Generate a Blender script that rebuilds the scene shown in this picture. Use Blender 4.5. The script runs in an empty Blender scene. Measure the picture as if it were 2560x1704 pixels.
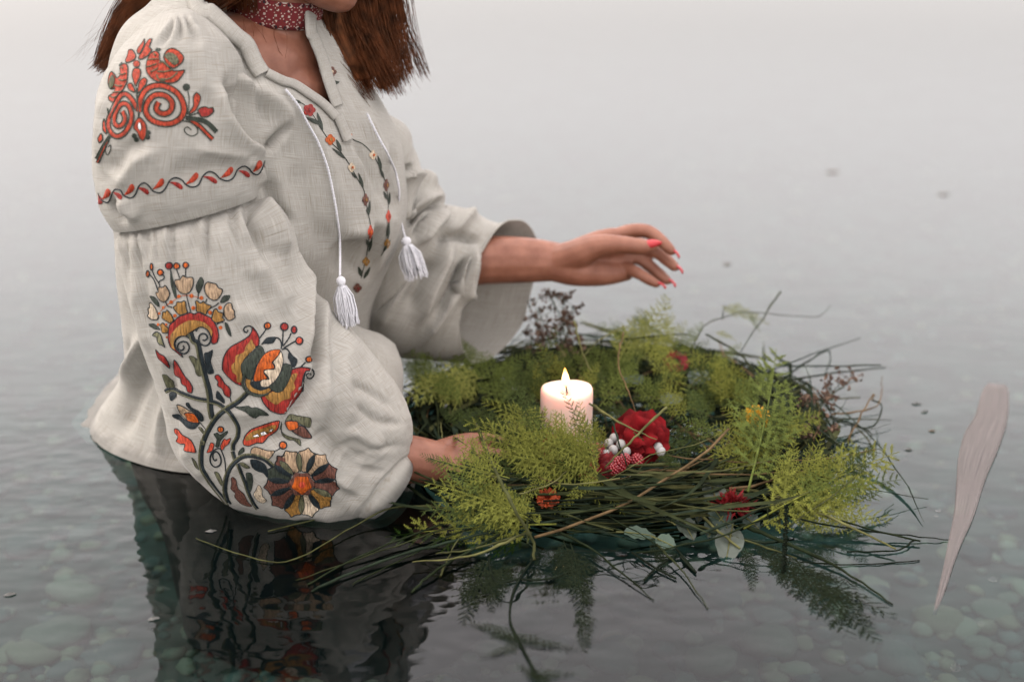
import bpy, bmesh, math, random
import numpy as np
from mathutils import Vector, Matrix, noise
from mathutils.bvhtree import BVHTree
from mathutils.geometry import delaunay_2d_cdt

R = math.radians
rnd = random.Random(7)
scene = bpy.context.scene

# ------------------------------------------------------------------ camera
CAM = np.array([0.0, 0.0, 0.655])
PITCH = R(20.0)
FPX = 50.0 / 36.0 * 2560.0
cam_data = bpy.data.cameras.new("camera")
cam = bpy.data.objects.new("camera", cam_data)
scene.collection.objects.link(cam)
cam.location = CAM.tolist()
cam.rotation_euler = (R(90) - PITCH, 0, 0)
cam_data.lens = 50.0
cam_data.sensor_width = 36.0
cam_data.clip_start = 0.02
cam_data.clip_end = 3000.0
cam_data.dof.use_dof = True
cam_data.dof.focus_distance = 1.395
cam_data.dof.aperture_fstop = 2.8
scene.camera = cam

# ------------------------------------------------------------------ sky, sun, exposure
SUN_EL, SUN_AZ = R(36.0), R(-78.0)          # azimuth from +Y, negative = to the left
world = bpy.data.worlds.new("World")
scene.world = world
world.use_nodes = True
nt = world.node_tree
nt.nodes.clear()
wo = nt.nodes.new("ShaderNodeOutputWorld")
bg = nt.nodes.new("ShaderNodeBackground")
sky = nt.nodes.new("ShaderNodeTexSky")
sky.sky_type = 'NISHITA'
sky.sun_disc = False
sky.sun_elevation = SUN_EL
sky.sun_rotation = SUN_AZ
sky.air_density = 1.0
sky.dust_density = 6.0
sky.ozone_density = 1.0
hs = nt.nodes.new("ShaderNodeHueSaturation")
hs.inputs['Saturation'].default_value = 0.60
gm = nt.nodes.new("ShaderNodeGamma")
gm.inputs['Gamma'].default_value = 0.5
haze = nt.nodes.new("ShaderNodeMixRGB")      # bright thin cloud: evens the clear sky out and lifts it
haze.blend_type = 'MULTIPLY'
haze.inputs['Fac'].default_value = 1.0
haze.inputs['Color2'].default_value = (4.3, 3.95, 3.75, 1)
tcw = nt.nodes.new("ShaderNodeTexCoord")
sepw = nt.nodes.new("ShaderNodeSeparateXYZ")
rampw = nt.nodes.new("ShaderNodeValToRGB")    # dull far haze, a bright band of thin cloud above it, duller cloud overhead
stops = ((0.0, .25), (0.13, .30), (0.20, .52), (0.28, .74), (0.36, .82), (0.45, .64), (0.55, .54), (1.0, .90))
while len(rampw.color_ramp.elements) < len(stops):
    rampw.color_ramp.elements.new(0.5)
for el, (pos, val) in zip(rampw.color_ramp.elements, stops):
    el.position = pos
    el.color = (val, val * .975, val * .985, 1)
veil = nt.nodes.new("ShaderNodeMixRGB")
veil.blend_type = 'MULTIPLY'
veil.inputs['Fac'].default_value = 1.0
veil.inputs['Color2'].default_value = (25.8, 24.5, 24.2, 1)
addw = nt.nodes.new("ShaderNodeMixRGB")
addw.blend_type = 'ADD'
addw.inputs['Fac'].default_value = 1.0
nt.links.new(tcw.outputs['Generated'], sepw.inputs[0])
nt.links.new(sepw.outputs['Z'], rampw.inputs['Fac'])
zen = nt.nodes.new("ShaderNodeMapRange")          # cloud overhead is the brightest part
zen.inputs['From Min'].default_value = 0.55
zen.inputs['From Max'].default_value = 1.0
zen.inputs['To Min'].default_value = 1.0
zen.inputs['To Max'].default_value = 1.35
zmul = nt.nodes.new("ShaderNodeMixRGB")
zmul.blend_type = 'MULTIPLY'
zmul.inputs['Fac'].default_value = 1.0
nt.links.new(sepw.outputs['Z'], zen.inputs['Value'])
nt.links.new(rampw.outputs[0], zmul.inputs['Color1'])
nt.links.new(zen.outputs['Result'], zmul.inputs['Color2'])
nt.links.new(zmul.outputs[0], veil.inputs['Color1'])
nt.links.new(sky.outputs[0], hs.inputs['Color'])
nt.links.new(hs.outputs[0], gm.inputs['Color'])
nt.links.new(gm.outputs[0], haze.inputs['Color1'])
nt.links.new(haze.outputs[0], addw.inputs['Color1'])
nt.links.new(veil.outputs[0], addw.inputs['Color2'])
nt.links.new(addw.outputs[0], bg.inputs['Color'])
bg.inputs['Strength'].default_value = 0.10
nt.links.new(bg.outputs[0], wo.inputs['Surface'])

sun_d = bpy.data.lights.new("sun", 'SUN')
sun_d.energy = 1.2
sun_d.angle = R(30)
sun_d.color = (1.0, 0.97, 0.94)
sun = bpy.data.objects.new("sun", sun_d)
scene.collection.objects.link(sun)
sd = Vector((math.sin(SUN_AZ) * math.cos(SUN_EL), math.cos(SUN_AZ) * math.cos(SUN_EL), math.sin(SUN_EL)))
sun.rotation_euler = (-sd).to_track_quat('-Z', 'Y').to_euler()

scene.view_settings.view_transform = 'Standard'
scene.view_settings.look = 'None'
scene.view_settings.exposure = 0.10
scene.view_settings.gamma = 1.0
scene.view_settings.use_curve_mapping = False
try:
    scene.cycles.max_bounces = 6
    scene.cycles.transparent_max_bounces = 12
except Exception:
    pass

# ------------------------------------------------------------------ helpers
cP, sP = math.cos(PITCH), math.sin(PITCH)
FWD = np.array([0, cP, -sP]); UP = np.array([0, sP, cP]); RT = np.array([1.0, 0, 0])

def ray(px, py):
    return RT * ((px - 1280.0) / FPX) - UP * ((py - 852.0) / FPX) + FWD

def P(px, py, Y):
    """point of the place at distance Y in front of the viewer"""
    d = ray(px, py)
    return CAM + d * (Y / d[1])

def PW(px, py, z=0.0):
    d = ray(px, py)
    return CAM + d * ((z - CAM[2]) / d[2])

def proj(V):
    d = V - CAM
    zc = d @ FWD
    return 1280 + FPX * (d @ RT) / zc, 852 - FPX * (d @ UP) / zc, zc

def catmull(keys, n):
    K = np.asarray(keys, float)
    m = len(K)
    t = np.linspace(0, m - 1, n)
    i = np.clip(np.floor(t).astype(int), 0, m - 2)
    f = (t - i)[:, None]
    p0 = K[np.clip(i - 1, 0, m - 1)]; p1 = K[i]; p2 = K[i + 1]; p3 = K[np.clip(i + 2, 0, m - 1)]
    return 0.5 * (2 * p1 + (p2 - p0) * f + (2 * p0 - 5 * p1 + 4 * p2 - p3) * f ** 2 + (3 * p1 - p0 - 3 * p2 + p3) * f ** 3)

def link(name, me, parent=None):
    o = bpy.data.objects.new(name, me)
    scene.collection.objects.link(o)
    if parent is not None:
        o.parent = parent
    return o

def mk(name, V, F, mats, parent=None, smooth=True, uv=None, mi=None):
    me = bpy.data.meshes.new(name)
    V = np.asarray(V, float)
    me.from_pydata(V.tolist(), [], F if isinstance(F, list) else F.tolist())
    if not isinstance(mats, (list, tuple)):
        mats = [mats]
    for m in mats:
        me.materials.append(m)
    if smooth:
        me.polygons.foreach_set("use_smooth", [True] * len(me.polygons))
    if mi is not None:
        me.polygons.foreach_set("material_index", mi)
    if uv is not None:
        l = me.uv_layers.new(name="UVMap")
        vi = np.empty(len(me.loops), int)
        me.loops.foreach_get("vertex_index", vi)
        l.data.foreach_set("uv", np.asarray(uv, float)[vi].ravel())
    me.update()
    return link(name, me, parent)

def empty(name, loc=(0, 0, 0)):
    o = bpy.data.objects.new(name, None)
    o.empty_display_size = 0.05
    scene.collection.objects.link(o)
    o.location = loc
    return o

def tag(o, label, cat=None, group=None, kind=None):
    if label: o["label"] = label
    if cat: o["category"] = cat
    if group: o["group"] = group
    if kind: o["kind"] = kind
    return o

# ------------------------------------------------------------------ materials
def new_mat(name):
    m = bpy.data.materials.new(name)
    m.use_nodes = True
    return m, m.node_tree, m.node_tree.nodes["Principled BSDF"]

def N(t, typ, **kw):
    n = t.nodes.new(typ)
    for k, v in kw.items():
        setattr(n, k, v)
    return n

def mat(name, col, rough=0.6, spec=0.4, var=0.25, scale=40.0, bump=0.0, bscale=200.0, trans=0.0, sheen=0.0, sss=0.0, col2=None, stretch=(1, 1, 1), coat=0.0):
    m, t, b = new_mat(name)
    tc = N(t, "ShaderNodeTexCoord")
    mp = N(t, "ShaderNodeMapping")
    mp.inputs['Scale'].default_value = stretch
    t.links.new(tc.outputs['Object'], mp.inputs['Vector'])
    nz = N(t, "ShaderNodeTexNoise")
    nz.inputs['Scale'].default_value = scale
    nz.inputs['Detail'].default_value = 4
    t.links.new(mp.outputs[0], nz.inputs['Vector'])
    rp = N(t, "ShaderNodeValToRGB")
    c2 = col2 if col2 else tuple(c * (1 - var) for c in col)
    c1 = col if col2 else tuple(min(1, c * (1 + var * .6)) for c in col)
    rp.color_ramp.elements[0].position = 0.33
    rp.color_ramp.elements[1].position = 0.67
    rp.color_ramp.elements[0].color = (*c2, 1)
    rp.color_ramp.elements[1].color = (*c1, 1)
    t.links.new(nz.outputs['Fac'], rp.inputs['Fac'])
    t.links.new(rp.outputs[0], b.inputs['Base Color'])
    b.inputs['Roughness'].default_value = rough
    b.inputs['Specular IOR Level'].default_value = spec
    if sheen: b.inputs['Sheen Weight'].default_value = sheen
    if coat:
        b.inputs['Coat Weight'].default_value = coat
        b.inputs['Coat Roughness'].default_value = 0.08
    if sss:
        b.inputs['Subsurface Weight'].default_value = sss
        b.inputs['Subsurface Radius'].default_value = (0.012, 0.005, 0.003)
        b.inputs['Subsurface Scale'].default_value = 1.0
    if bump:
        n2 = N(t, "ShaderNodeTexNoise")
        n2.inputs['Scale'].default_value = bscale
        n2.inputs['Detail'].default_value = 3
        t.links.new(mp.outputs[0], n2.inputs['Vector'])
        bp = N(t, "ShaderNodeBump")
        bp.inputs['Strength'].default_value = bump
        bp.inputs['Distance'].default_value = 0.002
        t.links.new(n2.outputs['Fac'], bp.inputs['Height'])
        t.links.new(bp.outputs[0], b.inputs['Normal'])
    if trans:
        out = t.nodes["Material Output"]
        tr = N(t, "ShaderNodeBsdfTranslucent")
        mx = N(t, "ShaderNodeMixShader")
        mx.inputs[0].default_value = trans
        t.links.new(rp.outputs[0], tr.inputs['Color'])
        t.links.new(b.outputs[0], mx.inputs[1])
        t.links.new(tr.outputs[0], mx.inputs[2])
        t.links.new(mx.outputs[0], out.inputs['Surface'])
    return m

def linen(name, col=(0.402, 0.390, 0.354)):
    m, t, b = new_mat(name)
    uv = N(t, "ShaderNodeTexCoord")
    def streak(sx, sy, scale, detail=3):
        mp = N(t, "ShaderNodeMapping")
        mp.inputs['Scale'].default_value = (sx, sy, 1)
        t.links.new(uv.outputs['UV'], mp.inputs['Vector'])
        nz = N(t, "ShaderNodeTexNoise")
        nz.inputs['Scale'].default_value = scale
        nz.inputs['Detail'].default_value = detail
        nz.inputs['Roughness'].default_value = 0.6
        t.links.new(mp.outputs[0], nz.inputs['Vector'])
        return nz.outputs['Fac']
    slub_a = streak(1.0, 0.03, 1250, 2)
    slub_b = streak(0.03, 1.0, 1250, 2)
    big = streak(1, 1, 14, 2)
    def math_(op, a, b_=None, v=None):
        n = N(t, "ShaderNodeMath", operation=op)
        t.links.new(a, n.inputs[0])
        if b_ is not None: t.links.new(b_, n.inputs[1])
        elif v is not None: n.inputs[1].default_value = v
        return n.outputs[0]
    slub = math_('MAXIMUM', slub_a, slub_b)
    low = math_('MINIMUM', slub_a, slub_b)
    rp = N(t, "ShaderNodeValToRGB")
    e = rp.color_ramp.elements
    e[0].position = 0.22; e[0].color = (0.68, 0.63, 0.56, 1)
    e[1].position = 0.44; e[1].color = (1, 1, 1, 1)
    t.links.new(low, rp.inputs['Fac'])
    rp2 = N(t, "ShaderNodeValToRGB")
    e = rp2.color_ramp.elements
    e[0].position = 0.56; e[0].color = (0.93, 0.925, 0.91, 1)
    e[1].position = 0.74; e[1].color = (1.22, 1.22, 1.22, 1)
    t.links.new(slub, rp2.inputs['Fac'])
    def mul(a, b_):
        n = N(t, "ShaderNodeMixRGB", blend_type='MULTIPLY')
        n.inputs[0].default_value = 1
        t.links.new(a, n.inputs[1]); t.links.new(b_, n.inputs[2])
        return n.outputs[0]
    c0 = N(t, "ShaderNodeValToRGB")
    c0.color_ramp.elements[0].position = 0.3
    c0.color_ramp.elements[1].position = 0.7
    c0.color_ramp.elements[0].color = (*[c * .94 for c in col], 1)
    c0.color_ramp.elements[1].color = (*[c * 1.03 for c in col], 1)
    t.links.new(big, c0.inputs['Fac'])
    colr = mul(mul(c0.outputs[0], rp.outputs[0]), rp2.outputs[0])
    geo = N(t, "ShaderNodeNewGeometry"); sz = N(t, "ShaderNodeSeparateXYZ"); t.links.new(geo.outputs['Position'], sz.inputs[0])
    wn = N(t, "ShaderNodeTexNoise"); wn.inputs['Scale'].default_value = 38; wn.inputs['Detail'].default_value = 4; t.links.new(geo.outputs['Position'], wn.inputs['Vector'])
    wz = math_('SUBTRACT', sz.outputs['Z'], math_('MULTIPLY', wn.outputs['Fac'], v=.030))     # soaked edge creeps up unevenly
    wr_ = N(t, "ShaderNodeMapRange"); wr_.inputs['From Min'].default_value = -.012; wr_.inputs['From Max'].default_value = .004; wr_.inputs['To Min'].default_value = .58; wr_.inputs['To Max'].default_value = 1.0
    t.links.new(wz, wr_.inputs['Value'])
    colr = mul(colr, wr_.outputs['Result'])
    t.links.new(colr, b.inputs['Base Color'])
    b.inputs['Roughness'].default_value = 0.9
    b.inputs['Specular IOR Level'].default_value = 0.15
    b.inputs['Sheen Weight'].default_value = 0.12
    hgt = math_('ADD', slub, low)
    bp = N(t, "ShaderNodeBump")
    bp.inputs['Strength'].default_value = 0.35
    bp.inputs['Distance'].default_value = 0.0006
    t.links.new(hgt, bp.inputs['Height'])
    t.links.new(bp.outputs[0], b.inputs['Normal'])
    out = t.nodes["Material Output"]
    tr = N(t, "ShaderNodeBsdfTranslucent")
    mx = N(t, "ShaderNodeMixShader")
    mx.inputs[0].default_value = 0.24
    t.links.new(colr, tr.inputs['Color'])
    t.links.new(b.outputs[0], mx.inputs[1]); t.links.new(tr.outputs[0], mx.inputs[2])
    t.links.new(mx.outputs[0], out.inputs['Surface'])
    return m

LINEN = linen("linen")
# ------------------------------------------------------------------ water and lake bed
def water_mat():
    m, t, b = new_mat("lake_water")
    t.nodes.remove(b)
    out = t.nodes["Material Output"]
    tc = N(t, "ShaderNodeTexCoord")
    def nz(scale, sx, sy, detail):
        mp = N(t, "ShaderNodeMapping"); mp.inputs['Scale'].default_value = (sx, sy, 1)
        t.links.new(tc.outputs['Object'], mp.inputs['Vector'])
        n = N(t, "ShaderNodeTexNoise"); n.inputs['Scale'].default_value = scale; n.inputs['Detail'].default_value = detail
        t.links.new(mp.outputs[0], n.inputs['Vector'])
        return n.outputs['Fac']
    b1 = N(t, "ShaderNodeBump"); b1.inputs['Strength'].default_value = 0.05; b1.inputs['Distance'].default_value = 0.02
    t.links.new(nz(7.0, 1, 1.6, 2), b1.inputs['Height'])
    b2 = N(t, "ShaderNodeBump"); b2.inputs['Strength'].default_value = 0.05; b2.inputs['Distance'].default_value = 0.008
    t.links.new(nz(28.0, 1, 1.4, 1), b2.inputs['Height'])
    # small ripples spread from the person and die away with distance
    gp = N(t, "ShaderNodeNewGeometry"); vd = N(t, "ShaderNodeVectorMath", operation='DISTANCE'); vd.inputs[1].default_value = (-0.22, 1.22, 0)
    t.links.new(gp.outputs['Position'], vd.inputs[0])
    mr = N(t, "ShaderNodeMapRange"); mr.inputs['From Min'].default_value = .12; mr.inputs['From Max'].default_value = .75; mr.inputs['To Min'].default_value = .11; mr.inputs['To Max'].default_value = .018
    t.links.new(vd.outputs['Value'], mr.inputs['Value']); t.links.new(mr.outputs['Result'], b2.inputs['Strength'])
    t.links.new(b1.outputs[0], b2.inputs['Normal'])
    fr = N(t, "ShaderNodeFresnel"); fr.inputs['IOR'].default_value = 1.36
    t.links.new(b2.outputs[0], fr.inputs['Normal'])
    gl = N(t, "ShaderNodeBsdfGlossy"); gl.inputs['Roughness'].default_value = 0.0; gl.inputs['Color'].default_value = (1, 1, 1, 1)
    t.links.new(b2.outputs[0], gl.inputs['Normal'])
    tr = N(t, "ShaderNodeBsdfTransparent"); tr.inputs['Color'].default_value = (0.44, 0.64, 0.63, 1)
    mx = N(t, "ShaderNodeMixShader")
    t.links.new(fr.outputs[0], mx.inputs[0]); t.links.new(tr.outputs[0], mx.inputs[1]); t.links.new(gl.outputs[0], mx.inputs[2])
    t.links.new(mx.outputs[0], out.inputs['Surface'])
    return m

water = mk("water", [(-900, -300, 0), (900, -300, 0), (900, 2500, 0), (-900, 2500, 0)], [(0, 1, 2, 3)], water_mat(), smooth=False)
tag(water, "calm pale grey lake water mirroring the overcast sky", kind="structure")

BED_Z = -0.24
M_BED = mat("lake_bed_silt", (0.058, 0.068, 0.058), 0.95, 0.1, 0.5, 18, 0.5, 60)
bed = mk("lake_bed", [(-900, -300, BED_Z), (900, -300, BED_Z), (900, 2500, BED_Z - 60), (-900, 2500, BED_Z - 60)], [(0, 1, 2, 3)], M_BED, smooth=False)
tag(bed, "dark silty lake bed strewn with rounded pebbles under the water", kind="structure")
def bed_z(y): return BED_Z - 60 * (y + 300) / 2800 if False else BED_Z
# a flat near bed, sloping away far out
bed.data.clear_geometry()
bed.data.from_pydata([(-40, -5, BED_Z), (40, -5, BED_Z), (40, 5, BED_Z), (-40, 5, BED_Z), (900, 2500, -40), (-900, 2500, -40), (-900, -300, BED_Z), (900, -300, BED_Z)], [],
                     [(0, 1, 2, 3), (3, 2, 4, 5), (6, 0, 3, 5), (7, 4, 2, 1), (6, 7, 1, 0)])
bed.data.update()

def pebble_mesh(seed):
    bm = bmesh.new()
    bmesh.ops.create_icosphere(bm, subdivisions=2, radius=1.0)
    r = random.Random(seed)
    off = Vector((r.uniform(0, 50), r.uniform(0, 50), r.uniform(0, 50)))
    ang = r.uniform(0.25, 0.55)
    for v in bm.verts:
        n = noise.noise(v.co * 0.9 + off) * ang + noise.noise(v.co * 2.2 + off) * 0.10
        v.co *= 1 + n
    me = bpy.data.meshes.new("pebble")
    bm.to_mesh(me); bm.free()
    me.polygons.foreach_set("use_smooth", [True] * len(me.polygons))
    return me
PEB_COLS = [(0.16, 0.15, 0.115), (0.095, 0.108, 0.098), (0.21, 0.17, 0.115), (0.06, 0.07, 0.067), (0.13, 0.132, 0.115), (0.24, 0.21, 0.155)]
PEB_M = [mat("pebble_stone_%d" % i, c, 0.8, 0.2, 0.35, 30, 0.3, 150) for i, c in enumerate(PEB_COLS)]
PEB_ME = []
for k in range(10):
    me = pebble_mesh(k)
    me.materials.append(PEB_M[k % len(PEB_M)])
    PEB_ME.append(me)
def pebble(px, py, size, k, flat=0.45):
    p = PW(px, py, BED_Z)
    o = link("pebble", PEB_ME[k % 10], bed)
    s = size * .85
    o.scale = (s * rnd.uniform(.8, 1.25), s * rnd.uniform(.75, 1.1), s * flat * rnd.uniform(.7, 1.2))
    o.location = (p[0], p[1], BED_Z + s * flat * 0.25)
    o.rotation_euler = (rnd.uniform(-.15, .15), rnd.uniform(-.15, .15), rnd.uniform(0, 6.28))
    return o
# the larger stones one can pick out, bottom right and bottom left
big = [(2350, 1560, .040, 2), (2400, 1575, .03, 5), (1930, 1545, .030, 4), (1920, 1620, .045, 0), (1985, 1680, .030, 5), (1815, 1505, .028, 1), (2180, 1490, .026, 4),
       (2480, 1530, .028, 0), (2440, 1390, .03, 3), (2540, 1400, .03, 4), (190, 1490, .040, 5), (150, 1590, .045, 0), (330, 1530, .03, 4), (85, 1640, .042, 2), (60, 1370, .04, 1),
       (1530, 1650, .035, 4), (1330, 1560, .03, 1), (1250, 1600, .03, 4), (1780, 1660, .04, 0), (2250, 1660, .04, 4), (300, 1640, .04, 1), (210, 1340, .035, 4), (100, 1260, .03, 1), (2500, 1280, .03, 3)]
for i, (x, y, s, k) in enumerate(big):
    pebble(x, y, s, k * 1 + 10 * 0 if k < 10 else 0)
for i in range(255):
    px = rnd.uniform(-40, 2600); py = 1720 - abs(rnd.gauss(0, 1)) * 330
    if py < 1050: py = rnd.uniform(1200, 1700)
    pebble(px, py, rnd.choice([.008, .010, .013, .016, .020]), rnd.randrange(10))
# the rest of the shingle, too many and too far to count
def scatter_pebbles(n):
    V = []; F = []; mi = []
    base = [(np.array([v.co[:] for v in me.vertices]), [tuple(p.vertices) for p in me.polygons]) for me in [pebble_mesh(100 + i) for i in range(4)]]
    bm = bmesh.new(); bmesh.ops.create_icosphere(bm, subdivisions=1, radius=1.0)
    bv = np.array([v.co[:] for v in bm.verts]); bf = [tuple(v.index for v in f.verts) for f in bm.faces]; bm.free()
    r = np.random.default_rng(3)
    for i in range(n):
        y = 0.85 + r.random() ** 1.6 * 3.2
        x = r.uniform(-.62, .62) * (y + .3)
        s = r.choice([.005, .007, .009, .012, .016])
        q = bv * (1 + r.normal(0, .10, (len(bv), 1))) * np.array([s * r.uniform(.8, 1.4), s, s * .5])
        a = r.uniform(0, 6.28); c, sn = math.cos(a), math.sin(a)
        q = np.stack([q[:, 0] * c - q[:, 1] * sn + x, q[:, 0] * sn + q[:, 1] * c + y, q[:, 2] + BED_Z + s * .12], 1)
        k = len(V) * len(bv)
        V.append(q); F += [tuple(j + k for j in f) for f in bf]; mi += [int(r.integers(0, 6))] * len(bf)
    o = mk("shingle", np.concatenate(V), F, PEB_M, bed, mi=mi)
    o["kind"] = "stuff"
scatter_pebbles(5200)
# ------------------------------------------------------------------ garment tools
def grid_normals(G):
    du = np.roll(G, -1, 1) - np.roll(G, 1, 1)
    dv = np.empty_like(G)
    dv[1:-1] = G[2:] - G[:-2]; dv[0] = G[1] - G[0]; dv[-1] = G[-1] - G[-2]
    n = np.cross(du, dv)
    n /= np.maximum(np.linalg.norm(n, axis=2, keepdims=True), 1e-12)
    c = G.mean(1, keepdims=True)
    s = np.sign(((G - c) * n).sum(2).mean())
    return n * s

def loft_rings(keys, n_along, n_around):
    """keys: rows (Lx,Ly,Rx,Ry,YL,YR,depth) -> grid of points (n_along, n_around, 3)"""
    K = catmull(keys, n_along)
    A = np.array([P(k[0], k[1], k[4]) for k in K]); B = np.array([P(k[2], k[3], k[5]) for k in K])
    C = (A + B) / 2; a = (B - A) / 2
    t = np.gradient(C, axis=0)
    d = np.cross(t, a); d /= np.maximum(np.linalg.norm(d, axis=1, keepdims=True), 1e-9)
    # keep the depth axis pointing away from the viewer
    v = C - CAM; v /= np.linalg.norm(v, axis=1, keepdims=True)
    d = d * np.sign((d * v).sum(1, keepdims=True))
    d = d * 0.55 + v * 0.45
    d -= a * ((d * a).sum(1, keepdims=True) / np.maximum((a * a).sum(1, keepdims=True), 1e-9))
    d /= np.linalg.norm(d, axis=1, keepdims=True)
    th = np.linspace(0, 2 * math.pi, n_around, endpoint=False)
    return C[:, None] + a[:, None] * np.cos(th)[None, :, None] + d[:, None] * (K[:, 6][:, None] * np.sin(th)[None, :])[:, :, None]

def sculpt(V, Nn, strokes, facing=True, gain=2.0):
    """raise or sink folds along traced crease lines; rows (points, width, height, kind)"""
    px, py, _ = proj(V)
    w_f = np.ones(len(V))
    if facing:
        view = CAM - V; view /= np.linalg.norm(view, axis=1, keepdims=True)
        w_f = np.clip((Nn * view).sum(1) * 2.5 + 0.15, 0, 1)
    disp = np.zeros(len(V))
    for pts, w, h, kind in strokes:
        pts = np.asarray(pts, float)
        if len(pts) > 2: pts = catmull(pts, len(pts) * 4)
        best = np.full(len(V), 1e9); sdb = np.zeros(len(V)); tb = np.zeros(len(V))
        seg = np.linalg.norm(np.diff(pts, axis=0), axis=1); L = seg.sum(); acc = 0
        for i in range(len(pts) - 1):
            a = pts[i]; b = pts[i + 1]; ab = b - a; l2 = (ab ** 2).sum() + 1e-9
            t = np.clip(((px - a[0]) * ab[0] + (py - a[1]) * ab[1]) / l2, 0, 1)
            dx = px - a[0] - t * ab[0]; dy = py - a[1] - t * ab[1]
            d = np.hypot(dx, dy)
            m = d < best
            best[m] = d[m]
            sdb[m] = (-(ab[0] * dy - ab[1] * dx) / math.sqrt(l2))[m]
            tb[m] = ((acc + t * seg[i]) / L)[m]
            acc += seg[i]
        taper = np.clip(np.minimum(tb, 1 - tb) * 4 + 0.25, 0, 1) if kind[-1] != '!' else np.clip((1 - tb) * 1.6, 0, 1)
        k = kind.rstrip('!')
        if k == 'g':
            f = np.exp(-(best / w) ** 2) if h < 0 else np.exp(-(np.hypot(best, w * .12) / w) ** 1.25)   # cloth: sharp crests, round hollows
        else:                      # step: full on the viewer's left of the line, sharp drop on the right
            sgn = np.where(np.abs(sdb) > 1e-6, np.sign(sdb), 1)
            f = np.where(sgn < 0, np.exp(-(best / w) ** 2), np.exp(-(best / (w * 0.16)) ** 2))
        disp += gain * h * f * taper
    return V + Nn * (disp * w_f)[:, None] * 0.001

def wrinkle(V, Nn, amp, freq, seed, aniso=(1, 1, 1)):
    out = np.empty(len(V))
    o = Vector((seed * 3.1, seed * 1.7, seed))
    for i, v in enumerate(V):
        p = Vector((v[0] * aniso[0], v[1] * aniso[1], v[2] * aniso[2])) * freq + o
        out[i] = noise.noise(p) + 0.45 * noise.noise(p * 2.3)
    return V + Nn * (out * amp)[:, None]

def vnormals(V, F):
    T = []
    for f in F:
        T.append((f[0], f[1], f[2]))
        if len(f) == 4: T.append((f[0], f[2], f[3]))
    T = np.array(T)
    fn = np.cross(V[T[:, 1]] - V[T[:, 0]], V[T[:, 2]] - V[T[:, 0]])
    n = np.zeros_like(V)
    for k in range(3): np.add.at(n, T[:, k], fn)
    return n / np.maximum(np.linalg.norm(n, axis=1, keepdims=True), 1e-12)

def tube_faces(na, nr, cap0=False, cap1=False):
    F = []
    for i in range(na - 1):
        for j in range(nr):
            k = (j + 1) % nr
            F.append((i * nr + j, i * nr + k, (i + 1) * nr + k, (i + 1) * nr + j))
    return F

def garment(name, G, mats, parent, strokes=(), wr=(), thick=0.0012, fade=None, gain=2.0):
    na, nr, _ = G.shape
    n = grid_normals(G)
    V = G.reshape(-1, 3); Nn = n.reshape(-1, 3)
    V0 = V.copy()
    if strokes: V = sculpt(V, Nn, strokes, gain=gain)
    for (amp, fr, seed, an) in wr:
        Nn2 = grid_normals(V.reshape(na, nr, 3)).reshape(-1, 3)
        V = wrinkle(V, Nn2, amp, fr, seed, an)
    if fade is not None:
        w = np.repeat(fade(np.linspace(0, 1, na)), nr)[:, None]; V = V0 + (V - V0) * w
    G2 = V.reshape(na, nr, 3)
    vv = np.concatenate([[0], np.cumsum(np.linalg.norm(np.diff(G2.mean(1), axis=0), axis=1))])
    rr = np.linalg.norm(G2 - G2.mean(1, keepdims=True), axis=2).mean()
    th = np.abs(np.linspace(-math.pi, math.pi, nr, endpoint=False))
    uv = np.stack([np.tile(th * rr, (na, 1)), np.tile(vv[:, None], (1, nr))], 2).reshape(-1, 2)
    o = mk(name, V, outward(V, tube_faces(na, nr), Nn), mats, parent, uv=uv)
    if thick:
        md = o.modifiers.new("thickness", 'SOLIDIFY'); md.thickness = thick; md.offset = -1
    return o, V

def outward(V, F, Nn):
    f = np.array(F[:: max(1, len(F) // 400)])
    fn = np.cross(V[f[:, 1]] - V[f[:, 0]], V[f[:, 2]] - V[f[:, 0]])
    return F if (fn * Nn[f[:, 0]]).sum() > 0 else [tuple(reversed(q)) for q in F]

def bvh_of(o):
    me = o.data
    V = [v.co.copy() for v in me.vertices]
    return BVHTree.FromPolygons(V, [tuple(p.vertices) for p in me.polygons])

Z1 = lambda pts: [(200 + x / 2.8, y / 2.8) for x, y in pts]
Z2 = lambda pts: [(320 + x / 2.1776, 620 + y / 2.1776) for x, y in pts]
Z3 = lambda pts: [(560 + x / 2.24, y / 2.24) for x, y in pts]
Z7 = lambda pts: [(200 + x / 3.92, 360 + y / 3.92) for x, y in pts]
ZF = lambda pts: [(860 + x / 3.016, 380 + y / 3.016) for x, y in pts]   # far sleeve tracing

# ------------------------------------------------------------------ the person
person = empty("person", (-0.30, 1.49, 0.0))
tag(person, "person in an embroidered linen blouse sitting waist-deep in water, reaching around the wreath", "person")
person_inv = Matrix.Translation((0.30, -1.49, 0.0))
class _Par:  # parts are modelled in place; this keeps them there under the person
    pass
def to_person(o):
    o.parent = person
    o.matrix_parent_inverse = person_inv
    return o

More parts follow.
